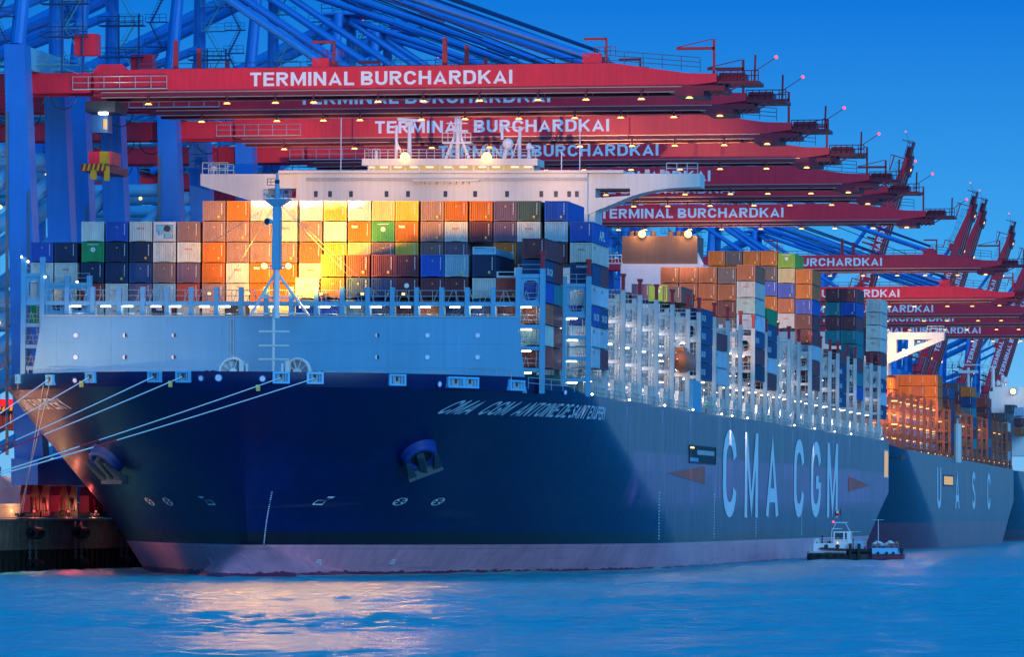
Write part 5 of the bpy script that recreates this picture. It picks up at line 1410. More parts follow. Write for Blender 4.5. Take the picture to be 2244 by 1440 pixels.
    m = MB(); rail(m, (HX - 2.5, -4.3, zb + 1.3), (HX + 9.2, -4.3, zb + 1.3), 1.45, 6, .05, 1); m.box(HX - 2.5, HX + 9.2, -4.4, -3.62, zb + 1.15, zb + 1.28); sub(m, 'hinge_walkway', MATS['rail_steel'], bm_)
    m = MB(); m.prism([(HX - .5, zb + 3.0), (HX + 4.2, zb + 3.62), (HX + 3.4, zb + 4.3), (HX + .6, zb + 4.3)], 'y', -3.4, -2.5); sub(m, 'hinge_bracket', MATS['crane_red'], bm_)
    fa, fi = tip - 15.0, HX + (tip - HX)*.37
    m = MB()
    for x in (fa, ): m.box(x - 1.3, x + 1.0, -3.3, -2.5, zb + 3.6, zb + 5.0); m.box(x - 1.3, x + 1.0, 2.5, 3.3, zb + 3.6, zb + 5.0)
    for x in (fi, ): m.box(x - 1.3, x + .8, -3.3, -2.5, zb + 3.5, zb + 4.8); m.box(x - 1.3, x + .8, 2.5, 3.3, zb + 3.5, zb + 4.8)
    sub(m, 'stay_lug', MATS['crane_red'], bm_)
    m = MB()
    for x in (fi + 1.2, fa + 1.4): 
        m.box(x, x + .25, -2.8, -2.5, zb + 3.6, zb + 6.9); m.box(x - 2.6, x + .1, -2.8, -2.6, zb + 6.6, zb + 6.9)
        rail(m, (x - 1.4, -2.4, zb + 4.8), (x + 1.2, -2.4, zb + 4.8), 1.0, 4, .04)
    sub(m, 'service_jib', MATS['post_red'], bm_)
    m = MB(); x = tip - .6
    m.box(x, x + .3, -2.6, -2.3, zb + 2.4, zb + 6.6); m.box(x - 4.4, x + .2, -2.6, -2.35, zb + 5.3, zb + 5.65); m.tube((x - 4.4, -2.5, zb + 5.6), (x, -2.5, zb + 6.6), .06, 5); sub(m, 'tip_jib', MATS['post_red'], bm_)
    for x in (HX + (tip - HX)*.13, HX + (tip - HX)*.565): 
        m = MB(); m.hexa([(x - .35, -2.6, zb + 3.6), (x + .35, -2.6, zb + 3.6), (x + .35, -2.3, zb + 3.6), (x - .35, -2.3, zb + 3.6)], [(x - .2, -2.6, zb + 7.2), (x + .25, -2.6, zb + 7.2), (x + .25, -2.3, zb + 7.2), (x - .2, -2.3, zb + 7.2)])
        sub(m, 'latch_post', MATS['post_red'], bm_); m = MB(); x += 1.9; m.hexa([(x - .3, 2.3, zb + 3.6), (x + .3, 2.3, zb + 3.6), (x + .3, 2.6, zb + 3.6), (x - .3, 2.6, zb + 3.6)], [(x - .2, 2.3, zb + 6.6), (x + .3, 2.3, zb + 6.6), (x + .3, 2.6, zb + 6.6), (x - .2, 2.6, zb + 6.6)]); sub(m, 'latch_post', MATS['post_red'], bm_)
    m = MB()                                # tip platform and trolley buffer
    m.box(tip, tip + 5.0, -3.2, 3.2, zb + 1.1, zb + 1.5); m.box(tip + .2, tip + 3.2, -2.8, 2.8, zb + 1.5, zb + 2.5); rail(m, (tip, -3.2, zb + 1.5), (tip + 5, -3.2, zb + 1.5), 1.2, 6, .06, 1)
    for q in range(4): m.beam((tip + q, -3, zb + 1.1), (tip + q*.7 - 1.5, -3, zb - .2), .18, .18)
    m.prism([(tip - 6, zb + .25), (tip + 1, zb + .25), (tip + 1, zb + .9), (tip - 6.5, zb + .9)], 'y', -4.1, 4.1); m.box(tip - 5, tip - 1.5, -4.2, 4.2, zb - .35, zb + .25); m.tube((tip + 4.5, -2.8, zb + 1.5), (tip + 4.6, -2.8, zb + 4.6), .14, 6); m.tube((tip + 4.5, -2.8, zb + 2.6), (tip + 7.0, -2.8, zb + 4.2), .05, 5)
    sub(m, 'tip_platform', MATS['crane_darkred'], bm_)
    new_obj('beacon', BEACON, None, bm_, loc=(tip + 7.1 - HX, -2.8, 3.3))
    for word, f0, f1 in (('TERMINAL', 0, .3985), ('BURCHARDKAI', .4245, 1)):
        W_ = lab1 - lab0; v2, fs = block_text(word, W_*(f1 - f0), 1.66, .185)
        m = MB(); m.v = [(lab0 + W_*f0 + u, -3.612 - .005*k, zb + 1.42 + v) for u, v, k in v2]; m.f = fs; sub(m, 'lettering', MATS['letter_white'], bm_)
    n = int((tip - 12)/6.6)
    for i in range(n if lamps else 3):
        x = HX + 8.5 + i*6.6*(1 if lamps else 3) + random.uniform(-1.6, 1.6)
        lm = new_obj('lamp', BOOM_LAMP, None, bm_, loc=(x - HX, -4.3, -1.55)); new_obj('lamp_bracket', BRK, None, bm_, loc=(x - HX, -4.0, -1.65))
    m = MB(); x = tip - 3.2; new_obj('lamp', BOOM_LAMP, None, bm_, loc=(x - HX, -4.3, -1.45))
    if raised: bm_.rotation_euler = (0, -RAD(raised), 0)
    # stays
    if not raised:
        for yy in (-2.9, 2.9):
            m = MB(); m.tube((-2, yy, zb + 27.5), (fa - .5, yy, zb + 4.6), .42, 8); 
            for t in (.3, .62): 
                p = Vector((-2, yy, zb + 27.5)).lerp(Vector((fa - .5, yy, zb + 4.6)), t); m.tube(p - Vector((1.6, 0, -.6)), p + Vector((1.6, 0, -.6)), .62, 8)
            m.build('forestay', MATS['crane_blue'], root)
            m = MB(); m.tube((-2, yy, zb + 27), (fi - .5, yy, zb + 4.4), .42, 8); m.build('forestay', MATS['crane_blue'], root)
        m = MB()
        for yy, dz in ((-1.2, 1.0), (-.8, 1.4), (1.0, .8), (1.6, 1.8)): m.tube((0, yy, zb + 28.0 + dz), (fa, yy, zb + 5.2 + dz*.3), .09, 4, caps=False)
        for yy in (-1, 1): m.tube((0, yy, zb + 28), (tip*.75, yy, zb + 4), .07, 4, caps=False)
        m.build('hoist_rope', MATS['crane_navy'], root)
    else:
        a = RAD(raised); tp = lambda d: Vector((HX + d*math.cos(a) - 3.4*math.sin(a), 0, zb + 1 + d*math.sin(a) + 3.4*math.cos(a)))
        for yy in (-2.9, 2.9):
            for d in (fi - HX, fa - HX):
                e = tp(d); e.y = yy; k = Vector((-4, yy, zb + 15 + d*.15)); m = MB(); m.tube((-2, yy, zb + 27.5), k, .3, 8); m.tube(k, e, .3, 8); m.build('forestay', MATS['crane_blue'], root)
    return root
WORK_LAMP = MB().ball((0,0,0), .24, 8, 5).mesh('work_lamp'); WORK_LAMP.materials.append(MATS['lamp_warm'])
paint('rail_teal', (.06, .36, .42), .5, .1, 1.0)
BEACON = MB().ball((0,0,0), .21, 8, 6).mesh('beacon'); BEACON.materials.append(MATS['lamp_red'])
paint('rail_warm', (.62, .36, .30), .3, .1, 1.0, metal=.6)  # orange lamp glint put into the rail colour
def boom_y(px, xe, k=1927.0*716.0):
    # station on the quay of a crane whose boom lettering ends at bearing px, xe metres off the quay edge
    Yb = k/(3050.0 - px)
    return (Yb - Y0 + (QX + xe)*sT + 0.0)/cT + 3.6
XE = 55.2
names = {0: 'nearest the bow', 1: 'second from the bow', 2: 'third from the bow', 3: 'fourth from the bow', 4: 'fifth from the bow', 5: 'sixth from the bow', 6: 'seventh, lit orange by the funnel lamps'}
protoA = make_crane('gantry_crane', 57.5, 80.0, 23.0, XE)
protoB = make_crane('gantry_crane', 52.6, 80.0, 23.0, XE)
def crane_place(o, y):
    o.matrix_world = M_Q @ Matrix.Translation((QX, y, 0))
endsA = [1123, 1206, 1335, 1443, 1557, 1610, 1717, 1933]
wordsA = ['nearest the viewer', 'second from the viewer', 'third from the viewer', 'fourth from the viewer', 'fifth from the viewer', 'sixth from the viewer', 'seventh from the viewer', 'eighth from the viewer']
for i, px in enumerate(endsA):
    o = protoA if i == 0 else copy_tree(protoA)
    crane_place(o, boom_y(px, XE)); tag(o, 'blue gantry crane with lowered red lettered boom, %s' % wordsA[i], 'crane', 'cranes along the quay with lowered booms')
endsB = [1971, 2045, 2090, 2149]
wordsB = ['just above the stern containers', 'bright red, above the second ship', 'between two red booms above the second ship', 'behind the second ship\'s white wing']
for i, px in enumerate(endsB):
    o = protoB if i == 0 else copy_tree(protoB)
    crane_place(o, boom_y(px, XE)); tag(o, 'lower gantry crane with lowered boom, %s' % wordsB[i], 'crane', 'cranes along the quay with lowered booms')
protoR = make_crane('gantry_crane', 50.0, 66.0, 16.0, 48.0, raised=73, lamps=False)
for i, (px, yq) in enumerate(((1812, 1726), (1970, 1990), (1996, 2035), (2052, 2190), (2093, 2320), (2108, 2370))):
    o = protoR if i == 0 else copy_tree(protoR)
    crane_place(o, (yq - Y0 + QX*sT)/cT); tag(o, 'far gantry crane with boom raised, %s raised boom' % ('tallest and nearest', 'second tallest', 'third tallest', 'fourth tallest', 'fifth tallest', 'farthest')[i], 'crane', 'cranes with raised booms')
# lamps on the nearest crane's portal and boom that light the quay and the bow
def quay_lamp(x, y, z, e, tgt, col=(1, .50, .2), label=None):
    o = empty('quay_lamp', M_Q @ Matrix.Translation((x, y, z)))
    tag(o, label, 'lamp')
    m = MB(); m.tube((0,0,.3), (0,0,-.15), .12, 10, .34); m.tube((0,0,.3), (-.8,0,.6), .06, 6); m.build('housing', MATS['dark_steel'], o)
    m = MB(); m.ball((0,0,-.17), .26, 10, 6, (1,1,.4)); m.build('lamp_glass', MATS['lamp_warm'], o)
    lamp_light('lamp_light', 'SPOT', e, col, (.6,0,-.3), parent=o, radius=.35, target=(20, tgt, 0), cone=36, blend=.9)
yc = boom_y(1123, XE)
for i, (px_, yy, e) in enumerate(((-12, 16, 170000), (-13, 40, 200000), (-14, 64, 90000), (-9, 98, 40000))):
    o = empty('portal_lamp', M_Q @ Matrix.Translation((QX + px_, yy, 31))); tag(o, 'warm downward portal floodlight over the quay, %s from the bow' % ORD[i], 'lamp')
    m = MB(); m.tube((0,0,.35), (0,0,-.1), .15, 10, .45); m.build('housing', MATS['dark_steel'], o)
    m = MB(); m.disc((0,0,-.12), (0,0,1), .42, .05, 12); m.build('lamp_glass', MATS['lamp_warm'], o)
    lamp_light('lamp_light', 'SPOT', e, (1, .44, .22), (0,0,-.4), parent=o, radius=.3, target=(-1, 0, -25), cone=82, blend=.8)
for i, (dy, z, e, tgt) in enumerate(((-112, 22, 40000, 34), (-102, 19, 30000, 30), (-94, 16, 24000, 26), (-86, 13, 18000, 22))):
    quay_lamp(QX - 6 - 3*i, yc + dy, z, e, tgt, label='warm floodlight mast lamp on the quay lighting the bow, %s highest' % ORD[i])
# trolley with its spreader under the nearest boom
tr = empty('trolley', M_Q @ Matrix.Translation((QX + 4.0, yc, 0))); tag(tr, 'lit crane trolley with red and yellow striped spreader under the nearest boom', 'trolley')
m = MB(); m.box(-1.5, 2.2, -3.5, 3.5, 56.0, 57.3); m.build('trolley_frame', MATS['dark_steel'], tr)
m = MB(); m.box(-.6, 1.4, -4.2, -1.4, 53.4, 55.6); cb = m.build('operator_cabin', MATS['crane_navy'], tr)
m = MB(); m.box(.9, 1.4, -4.28, -4.21, 53.8, 55.1); m.build('cabin_window', MATS['window_lit'], cb)
m = MB(); m.box(.2, 1.2, -3.8, -2.8, 55.7, 55.95); m.build('lamp', MATS['lamp_white'], tr)
m = MB()
for a in (-1.0, 1.4):
    for yy in (-2.0, 2.0): m.tube((a, yy, 56), (a*.8, yy, 51.2), .05, 4)
m.build('hoist_rope', MATS['dark_steel'], tr)
m = MB(); m.box(-1.3, 1.6, -2.6, 2.6, 49.6, 51.2); sp_ = m.build('head_block', MATS['crane_red'], tr)
m = MB(); m.box(-1.4, 1.7, -6.5, 6.5, 48.6, 49.5); m.build('spreader_beam', MATS['crane_darkred'], tr)
for i in range(5):
    m = MB(); x = -1.2 + i*.58; m.add([(x, -6.56, 48.62), (x + .28, -6.56, 48.62), (x + .5, -6.56, 49.48), (x + .22, -6.56, 49.48)], [(0,1,2,3)]); m.build('warning_stripe', MATS['gold'], sp_)
m = MB(); m.box(.9, 1.9, -6.2, -5.2, 49.5, 51.0); m.box(1.5, 2.1, -6.5, -6.0, 47.4, 49.2); m.box(-.2, .5, -6.5, -6.0, 47.6, 48.8); m.build('flipper', MATS['gold'], sp_)
lamp_light('trolley_light', 'POINT', 500, (1, .85, .6), (1.9, -5.2, 54.5), parent=tr, radius=.3)
for i, (px, e, col) in enumerate(((75, 260, (1, .25, .15)), (150, 420, (1, .12, .10)), (210, 300, (1, .35, .2)))):  # added red lamps, brighten the crane bogies and flaps
    o = empty('bollard_lamp', M_Q @ Matrix.Translation((QX - .5, quay_y(px, QX - .5), 6.2))); tag(o, 'low red warning lamp on the quay edge, %s along from the shed' % ORD[i], 'lamp')
    m = MB(); m.tube((0,0,0), (0,0,.9), .07, 8); m.build('post', MATS['dark_steel'], o)
    m = MB(); m.ball((0,0,1.0), .12, 8, 6); m.build('lamp_glass', MATS['lamp_red'], o)
    lamp_light('lamp_light', 'POINT', e, col, (.4, 0, 1.6), parent=o, radius=.2)
# goods on the quay beside the bow
yy = quay_y(8, QX - 14)
container(M_Q @ Matrix.Translation((QX - 14, yy, 17.6)), 'M', 'long', 'container hanging from a red spreader beside the bow', ('num',), 'containers on the quay')
so = empty('spreader', M_Q @ Matrix.Translation((QX - 14, yy, 20.0))); tag(so, 'red spreader with yellow chevrons gripping the hanging maroon container', 'spreader')
m = MB(); m.box(-1.3, 1.3, -.1, 14.1, .6, 1.5); m.build('head_block', MATS['crane_red'], so)
m = MB(); m.box(-1.3, 1.3, -.1, 14.1, 0, .55); m.build('spreader_beam', MATS['dark_steel'], so)
for i in range(5): m = MB(); x = -1.2 + i*.5; m.add([(x, -.13, .03), (x + .25, -.13, .03), (x + .4, -.13, .5), (x + .15, -.13, .5)], [(0,1,2,3)]); m.build('warning_stripe', MATS['gold'], so)
m = MB()
for a in (-1, 1):
    for b in (2, 12): m.tube((a, b, 1.5), (a, b, 40), .04, 4)
m.build('hoist_rope', MATS['dark_steel'], so)
hb = empty('switch_house', M_Q @ Matrix.Translation((QX - 9, quay_y(22, QX - 9), 6.2))); tag(hb, 'grey blue switch house with round lamps on the quay', 'cabin')
m = MB(); m.box(-2.6, 2.2, 0, 5, 2.0, 4.6); m.prism([(-2.6, 4.6), (-.2, 4.6), (-1.4, 5.4), (-2.6, 5.4)], 'y', .1, 4.9); m.build('wall', MATS['deck_grey'], hb)
m = MB(); m.box(-2.4, 2.0, .2, 4.8, 0, 2.0); m.build('base', MATS['uasc_lash'], hb)
m = MB()
for i in range(4): m.ball((-1.5 + i*.9, -.1, 4.1), .16, 8, 5)
m.build('lamp', MATS['letter_white'], hb)
hb = empty('tool_shed', M_Q @ Matrix.Translation((QX - 5.5, quay_y(12, QX - 5.5), 6.2))); tag(hb, 'low concrete shed with one warm lamp on the quay edge', 'shed')
m = MB(); m.box(-2.0, 2.1, 0, 4, 0, 1.75); m.build('wall', MATS['concrete'], hb)
m = MB(); m.box(-2.2, 2.3, -.2, 4.2, 1.76, 1.92); m.build('roof', MATS['deck_grey'], hb)
m = MB(); m.box(.6, .9, -.1, -.02, .9, 1.15); m.build('lamp', MATS['lamp_warm'], hb)
lamp_light('shed_light', 'POINT', 90, (1, .6, .25), (.75, -1.0, 1.2), parent=hb, radius=.2)
k = 0
for xq in (-60, -57.2, -54.4, -48, -45):
    for r in range(3):
        ch = 'RMKBO'[(k + r) % 5]; yy = quay_y(2 + 6*(k % 3), QX - 26) + 8
        container(M_Q @ Matrix.Translation((xq + QX + 37 - 6, yy + 20, 6.25 + r*2.35)), ch, 'long', 'container in the yard behind the crane legs, %s tier, %s row' % (('ground', 'second', 'third')[r], ORD[k]), ('num',), 'containers on the quay')
    k += 1

# ------------------------------------------------------------------ second ship astern
class Fr:
    def __init__(s, X, Y, B): s.X, s.Y, s.B = X, Y, B; s.M = Matrix.Translation((X, Y, 0)) @ Matrix.Rotation(-TH, 4, 'Z')
    def across(s, px, y): k = (px - 1122.0)/FPX; return (k*(s.Y + y*cT) - s.X - y*sT)/(cT + k*sT)
    def level(s, py, x, y): return CAMH + (HZ - py)*(s.Y + y*cT - x*sT)/FPX
    def aft(s, px):
        lo, hi = -60.0, 900.0
        for _ in range(60):
            md = (lo + hi)/2; X = s.X + s.B*cT + md*sT; Y = s.Y + md*cT - s.B*sT
            if 1122 + FPX*X/Y < px: lo = md
            else: hi = md
        return lo
U = Fr(.14831*1138 - 125.08, 1138.0, 29.0)
def zt2(y): return 20.9 if y < 20 else (20.9 - 1.0*min(1, (y - 20)/14.0) - 1.3*min(1, max(0, (y - 34)/330.0)))
H2 = Hull(29.0, 372.0, zt2, 320.0, 10.5)
s2 = empty('container_ship', U.M); tag(s2, 'dark slate container ship moored astern with a lit red deck', 'ship')
H2.build(MATS['hull_slate'], s2); H2.deck(MATS['uasc_lash'], s2, 18.0, 0, 371)
for ch, pa, pb in (('U', 2053, 2062), ('A', 2093, 2102), ('S', 2130, 2137), ('C', 2163, 2170)):
    side_letter(ch, pa, pb, 8.3, 17.0, H2.B, s2, af=U.aft, bold=.03)
ya, yb = U.aft(2067), U.aft(2089)
m = MB(); m.frame(rect_like(ya, yb, 13.2, 15.6), rrect(ya + 1, yb - 1, 13.5, 15.3, .3), 'x', H2.B, H2.B + .1); pd = m.build('pilot_door', MATS['dark_steel'], s2)
m = MB(); m.add([(H2.B + .03, ya + .5, 13.3), (H2.B + .03, yb - .5, 13.3), (H2.B + .03, yb - .5, 15.5), (H2.B + .03, ya + .5, 15.5)], [(0,1,2,3)]); m.build('lit_recess', MATS['window_lit'], pd)
lamp_light('stack_flood', 'SPOT', 17000, (1, .38, .10), (25, 99, 32.5), parent=s2, radius=.3, target=(20, 122, 35), cone=110)  # added spot without a fixture, brightens the orange stacks
WARM_LAMP = MB().box(-.6, .6, -.1, .1, -.12, .12).mesh('lamp'); WARM_LAMP.materials.append(MATS['lamp_warm'])
by = [20, 37, 54, 70, 87, 104, 121, 140, 157, 174, 191, 208, 226, 243, 260, 278, 296, 314, 332, 350, 366]
for i, yb in enumerate(by):
    if yb == 121: pass
    n = 5 if i < 6 else 3
    posts = [min(H2.half(yb, 19), H2.B) - .35 - 2.7*k for k in range(n)]
    zt = 31.0 if i < 7 else 30.0
    lashing_bridge(yb, posts, [20.6, 23.0, 25.4, 27.8, 30.0], zt, s2, MATS['uasc_lash'], tips=False, arch=False, foot=18.0, railmat='uasc_lash', lampmesh=WARM_LAMP, lamp_every=2 if i < 8 else 3)
    if i < 16: lamp_light('bridge_light', 'POINT', 480 if i < 8 else 300, (1, .52, .18), (H2.B - 3.4, yb - 2.5, 26.6), parent=s2, radius=.3)
yy = 34.0
while yy < 368:
    m = MB(); m.box(H2.B - .9, H2.B - .5, yy, yy + .9, 18.0, 20.4); m.build('deck_pillar', MATS['uasc_lash'], s2); yy += 9
m = MB(); rail(m, (H2.B - .2, 36, 19.2), (H2.B - .2, 370, 18.4), 1.1, 70, .06, 1); m.build('deck_rail', MATS['uasc_lash'], s2)
def stack2(px_right, yb, j, py, cols, word):
    x = H2.B - .3 - 2.7*(j + .5); z = U.level(py, x, yb) - CH
    for k, ch in enumerate(cols):
        zz = z - k*2.372
        if zz < 20.0: break
        container(U.M @ Matrix.Translation((x, yb, zz)), ch, 'long', 'container, %s tier, %s row, %s, second ship' % (TIER[k], ORD[j], word), ('num',), 'containers on the second ship')
for j in range(4): stack2(0, by[6] + 1.5, j, 822, ['OOO', 'OKO', 'OOK', 'KOO'][j], 'bay before its bridge')
for j in range(3): stack2(0, by[6] - 15.5, j + 3, 828 + 2*j, ['OKO', 'KOK', 'OKK'][j], 'second bay before its bridge')
stack2(0, by[8] + 1.5, 0, 850, 'BMBMBMB', 'bay just abaft its bridge')
stack2(0, by[8] + 1.5, 1, 842, 'KMKM', 'bay just abaft its bridge')
stack2(0, by[12] + 1.5, 0, 848, 'OBTBMTBM', 'fifth bay abaft its bridge')
stack2(0, by[12] + 1.5, 1, 840, 'kMKM', 'fifth bay abaft its bridge')
stack2(0, by[12] + 1.5, 2, 840, 'MMKB', 'fifth bay abaft its bridge')
stack2(0, by[15] + 1.5, 0, 872, 'RMBMTBM', 'eighth bay abaft its bridge')
stack2(0, by[15] + 1.5, 1, 872, 'RRMB', 'eighth bay abaft its bridge')
stack2(0, by[19] + 1.5, 0, 905, 'kWMKlMB', 'last bay')
stack2(0, by[19] + 1.5, 1, 905, 'MKMB', 'last bay')
# its bridge with the open trussed wing
SU = (1270 - U.Y + U.B*sT)/cT
ux = lambda px: U.across(px, SU); uz = lambda py: U.level(py, 20, SU)
m = MB(); m.box(ux(1700), ux(1945), SU, SU + 10, 18, uz(726)); d2 = m.build('deckhouse', MATS['bridge_white'], s2)
m = MB(); a0, a1, a2 = ux(1940), ux(2069), uz(728)
# wing drawn as its web plates around two openings
m.prism([(a0, uz(744)), (a0, a2), (a1, a2), (a1, uz(744))], 'y', SU + .5, SU + 3.5)
m.prism([(ux(1940), uz(792)), (ux(1964), uz(785)), (ux(1964), uz(744)), (ux(1940), uz(744))], 'y', SU + .5, SU + 3.5)
m.prism([(ux(1990), uz(772)), (ux(2003), uz(765)), (ux(2003), uz(744)), (ux(1990), uz(744))], 'y', SU + .5, SU + 3.5)
m.prism([(ux(1940), uz(800)), (ux(1950), uz(795)), (a1, uz(745)), (a1, uz(738)), (ux(2040), uz(745)), (ux(1990), uz(764)), (ux(1940), uz(786))], 'y', SU + .45, SU + 3.45)
m.build('bridge_wing', MATS['bridge_white'], d2)
m = MB(); rail(m, (ux(2032), SU + .6, a2), (ux(2068), SU + .6, a2), 1.3, 4, .06, 1); m.build('guard_rail', MATS['bridge_white'], d2)
lamp_light('wing_light', 'POINT', 9000, (1, .62, .25), (ux(1985), SU - 6, uz(770)), parent=d2, radius=.4)
m = MB(); m.tube((ux(1985), SU - 6, uz(770)), (ux(1985), SU - 5.6, uz(770)), .3, 8); m.build('flood_lamp', MATS['lamp_warm'], d2)
m = MB(); c_ = ux(2074); m.tube((c_, 170, 18.5), (c_, 170, 27), .9, 10); m.path([(c_, 170, 27), (c_, 169, 28.4), (c_ + .8, 168, 28.7)], .25, 6); m.build('deck_crane_post', MATS['bridge_white'], s2)

# ------------------------------------------------------------------ third ship far astern
V = Fr(.14831*1560 - 128.0, 1560.0, 27.0)
H3 = Hull(27.0, 340.0, lambda y: 21.0 - 2*min(1, max(0, (y - 10)/20.0)), 300.0, 9.0)
s3 = empty('container_ship', V.M); tag(s3, 'farthest dark blue ship with white deckhouse and bright lamp', 'ship')
H3.build(MATS['hull_far'], s3); H3.deck(MATS['deck_grey'], s3, 18.4, 0, 339)
def vpart(pa, pb, pt, pbm, y, dep, name, mat):
    xa, xb = V.across(pa, y), V.across(pb, y); m = MB(); m.box(xa, xb, y, y + dep, max(18.4, V.level(pbm, xa, y)), V.level(pt, xa, y)); return m.build(name, mat, s3)
vh = vpart(2168, 2330, 858, 1000, 60, 14, 'deckhouse', MATS['bridge_white'])
vpart(2176, 2300, 848, 859, 61, 8, 'wheelhouse', MATS['bridge_white'])
x = V.across(2175, 60); m = MB(); m.tube((x, 62, V.level(850, x, 60)), (x, 62, V.level(803, x, 60)), .6, 8, .4); m.box(x - .8, x + .8, 61.5, 62.5, V.level(806, x, 60), V.level(803, x, 60)); m.build('mast', MATS['bridge_white'], vh)
x = V.across(2196, 60); m = MB(); m.tube((x, 62, V.level(850, x, 60)), (x, 62, V.level(822, x, 60)), .5, 8); m.ball((x + .7, 62, V.level(833, x, 60)), 1.0); m.ball((x - 1.2, 62, V.level(840, x, 60)), .8); m.build('satellite_dome', MATS['bridge_white'], vh)
x = V.across(2122, 40); m = MB(); m.tube((x, 40, 18.4), (x, 40, V.level(806, x, 40)), .7, 8, .35); m.box(x - 2.6, x + 2.6, 39, 41, V.level(818, x, 40), V.level(812, x, 40)); m.tube((x - 1, 40, V.level(800, x, 40)), (x + 3.5, 40, V.level(800, x, 40)), .2, 6); m.build('radar_mast', MATS['bridge_white'], s3)
x = V.across(2220, 58); z = V.level(858, x, 58)
m = MB(); m.tube((x, 59, z), (x, 58, z), .5, 10, .8); f = m.build('flood_lamp', MATS['deck_grey'], s3)
m = MB(); m.ball((x, 57.8, z), .75, 12, 8, (1, .5, 1)); m.build('lamp_glass', MATS['lamp_sodium'], f)
lamp_light('flood_light', 'POINT', 500, (1, .7, .4), (x, 54, z), parent=s3, radius=.6)
for px in (2222, 2222):
    pass
for i, (px, py, ch) in enumerate(((2232, 912, 'l'), (2232, 935, 'M'), (2232, 956, 'K'), (2212, 906, 'k'))):
    x = V.across(px, 44); container(V.M @ Matrix.Translation((x, 44, V.level(py, x, 44))), ch, 'long', 'container before the farthest ship\'s white deckhouse, %s' % ORD[i], ('num',), 'containers on the farthest ship')

# ------------------------------------------------------------------ work boat and barge alongside
YB = 893.0
def boat_frame(px, rot): return Matrix.Translation(((px - 1122)*YB/FPX, YB, 0)) @ Matrix.Rotation(RAD(rot), 4, 'Z')
S = YB/FPX                                      # metres per picture pixel at the boats
wb_ = empty('work_boat', boat_frame(1840, -4)); tag(wb_, 'small work boat with white wheelhouse lying alongside the ship', 'boat')
def hullform(prof, w_, z0, z1, n=10):
    m = MB()
    for x, h in prof:
        for z, k in ((z0, .72), ((z0 + z1)/2, .95), (z1, 1.0)):
            m.v += [(x, -h*w_*k, z), (x, h*w_*k, z)]
    k = 6
    for i in range(len(prof) - 1):
        a, b = i*k, (i+1)*k
        for l in (0, 2): m.f += [(a+l, b+l, b+l+2, a+l+2), (a+l+1, a+l+3, b+l+3, b+l+1)]
        m.f.append((a+4, b+4, b+5, a+5)); m.f.append((a, a+1, b+1, b))
    m.f += [(0, 2, 4, 5, 3, 1), tuple((len(prof)-1)*k + q for q in (1, 3, 5, 4, 2, 0))]
    return m
hullform([(-4.9, .55), (-4.4, .9), (-3, 1), (2.5, 1), (4.2, .8), (5.0, .35)], 1.7, -.5, .95).build('hull', MATS['black_boat'], wb_)
hullform([(-4.95, .58), (-4.4, .93), (-3, 1.02), (1.0, 1.02)], 1.7, .97, 1.32).build('white_strake', MATS['letter_white'], wb_)
v2, fs = text2d('DETTMER SCHUB 131', 3.0, .2, .01); m = MB(); m.v = [(-2.3 + u, -1.77, 1.05 + v) for u, v in v2]; m.f = fs; m.build('lettering', MATS['dark_steel'], wb_)
hullform([(1.0, 1.02), (2.5, 1.02), (4.2, .84), (5.1, .4)], 1.72, .9, 1.75).build('bow_bulwark', MATS['black_boat'], wb_)
for x in (1.4, 2.7): m = MB(); m.box(x, x + .45, -2.05, -1.76, .1, 2.5); m.build('push_knee', MATS['rubber'], wb_)
m = MB(); m.box(-3.9, 1.2, -1.2, 1.2, 1.35, 2.55); m.build('engine_house', MATS['letter_white'], wb_)
for x in (-2.0, -.3): m = MB(); m.disc((x, -1.24, 2.1), (0, 1, 0), .32, .1, 14); m.build('vent', MATS['dark_steel'], wb_)
m = MB(); m.prism([(-3.0, 1.7), (1.0, 1.42), (1.1, 1.75), (-2.9, 1.95)], 'y', -1.75, -1.3); m.build('dinghy', MATS['black_boat'], wb_)
m = MB(); m.prism([(-2.4, 1.60), (1.0, 1.38), (1.0, 1.46), (-2.4, 1.69)], 'y', -1.79, -1.76); m.build('dinghy_stripe', MATS['post_red'], wb_)
m = MB(); m.disc((-3.4, -1.0, 2.9), (0, 1, .2), .42, .25, 16); m.build('winch_drum', MATS['letter_white'], wb_)
m = MB(); m.tube((-3.4, -1.0, 1.4), (-3.4, -1.0, 2.9), .12, 8); m.tube((-3.3, -1.0, 1.7), (-1.6, -1.0, 2.5), .06, 6); m.build('derrick', MATS['dark_steel'], wb_)
m = MB(); m.box(-.9, 1.85, -.9, .9, 4.15, 4.35)
for a, b in ((-.9, -.7), (.55, .8), (1.1, 1.9)): m.box(a, b, -.9, -.78, 2.55, 4.15)
m.box(-.9, 1.85, -.88, .88, 2.55, 3.15); m.box(1.7, 1.85, -.9, .9, 3.1, 4.15); wh2 = m.build('wheelhouse', MATS['letter_white'], wb_)
m = MB(); m.box(-.72, .6, -.84, -.8, 3.15, 4.15); m.box(.8, 1.1, -.84, -.8, 3.15, 4.15); m.build('window', MATS['glass_dark'], wh2)
m = MB(); m.path([(-1.25, -.6, 2.5), (-1.2, -.6, 4.3), (-.55, -.6, 5.65), (.85, -.6, 5.65), (1.6, -.6, 4.3), (1.9, -.6, 2.5)], .06, 6); m.tube((-.9, -.6, 5.7), (1.3, -.6, 5.7), .05, 5); m.tube((-1.25, -.6, 4.75), (.35, -.6, 4.75), .06, 5); m.tube((1.3, -.6, 4.3), (3.2, -.6, 4.3), .03, 4); m.build('mast_frame', MATS['letter_white'], wb_)
m = MB(); m.ball((-.95, -.65, 5.8), .17, 8, 6); m.build('beacon', MATS['lamp_red'], wb_)
m = MB(); m.ball((-.3, -1.35, 2.65), .11, 8, 6); m.build('lamp', MATS['lamp_warm'], wb_)
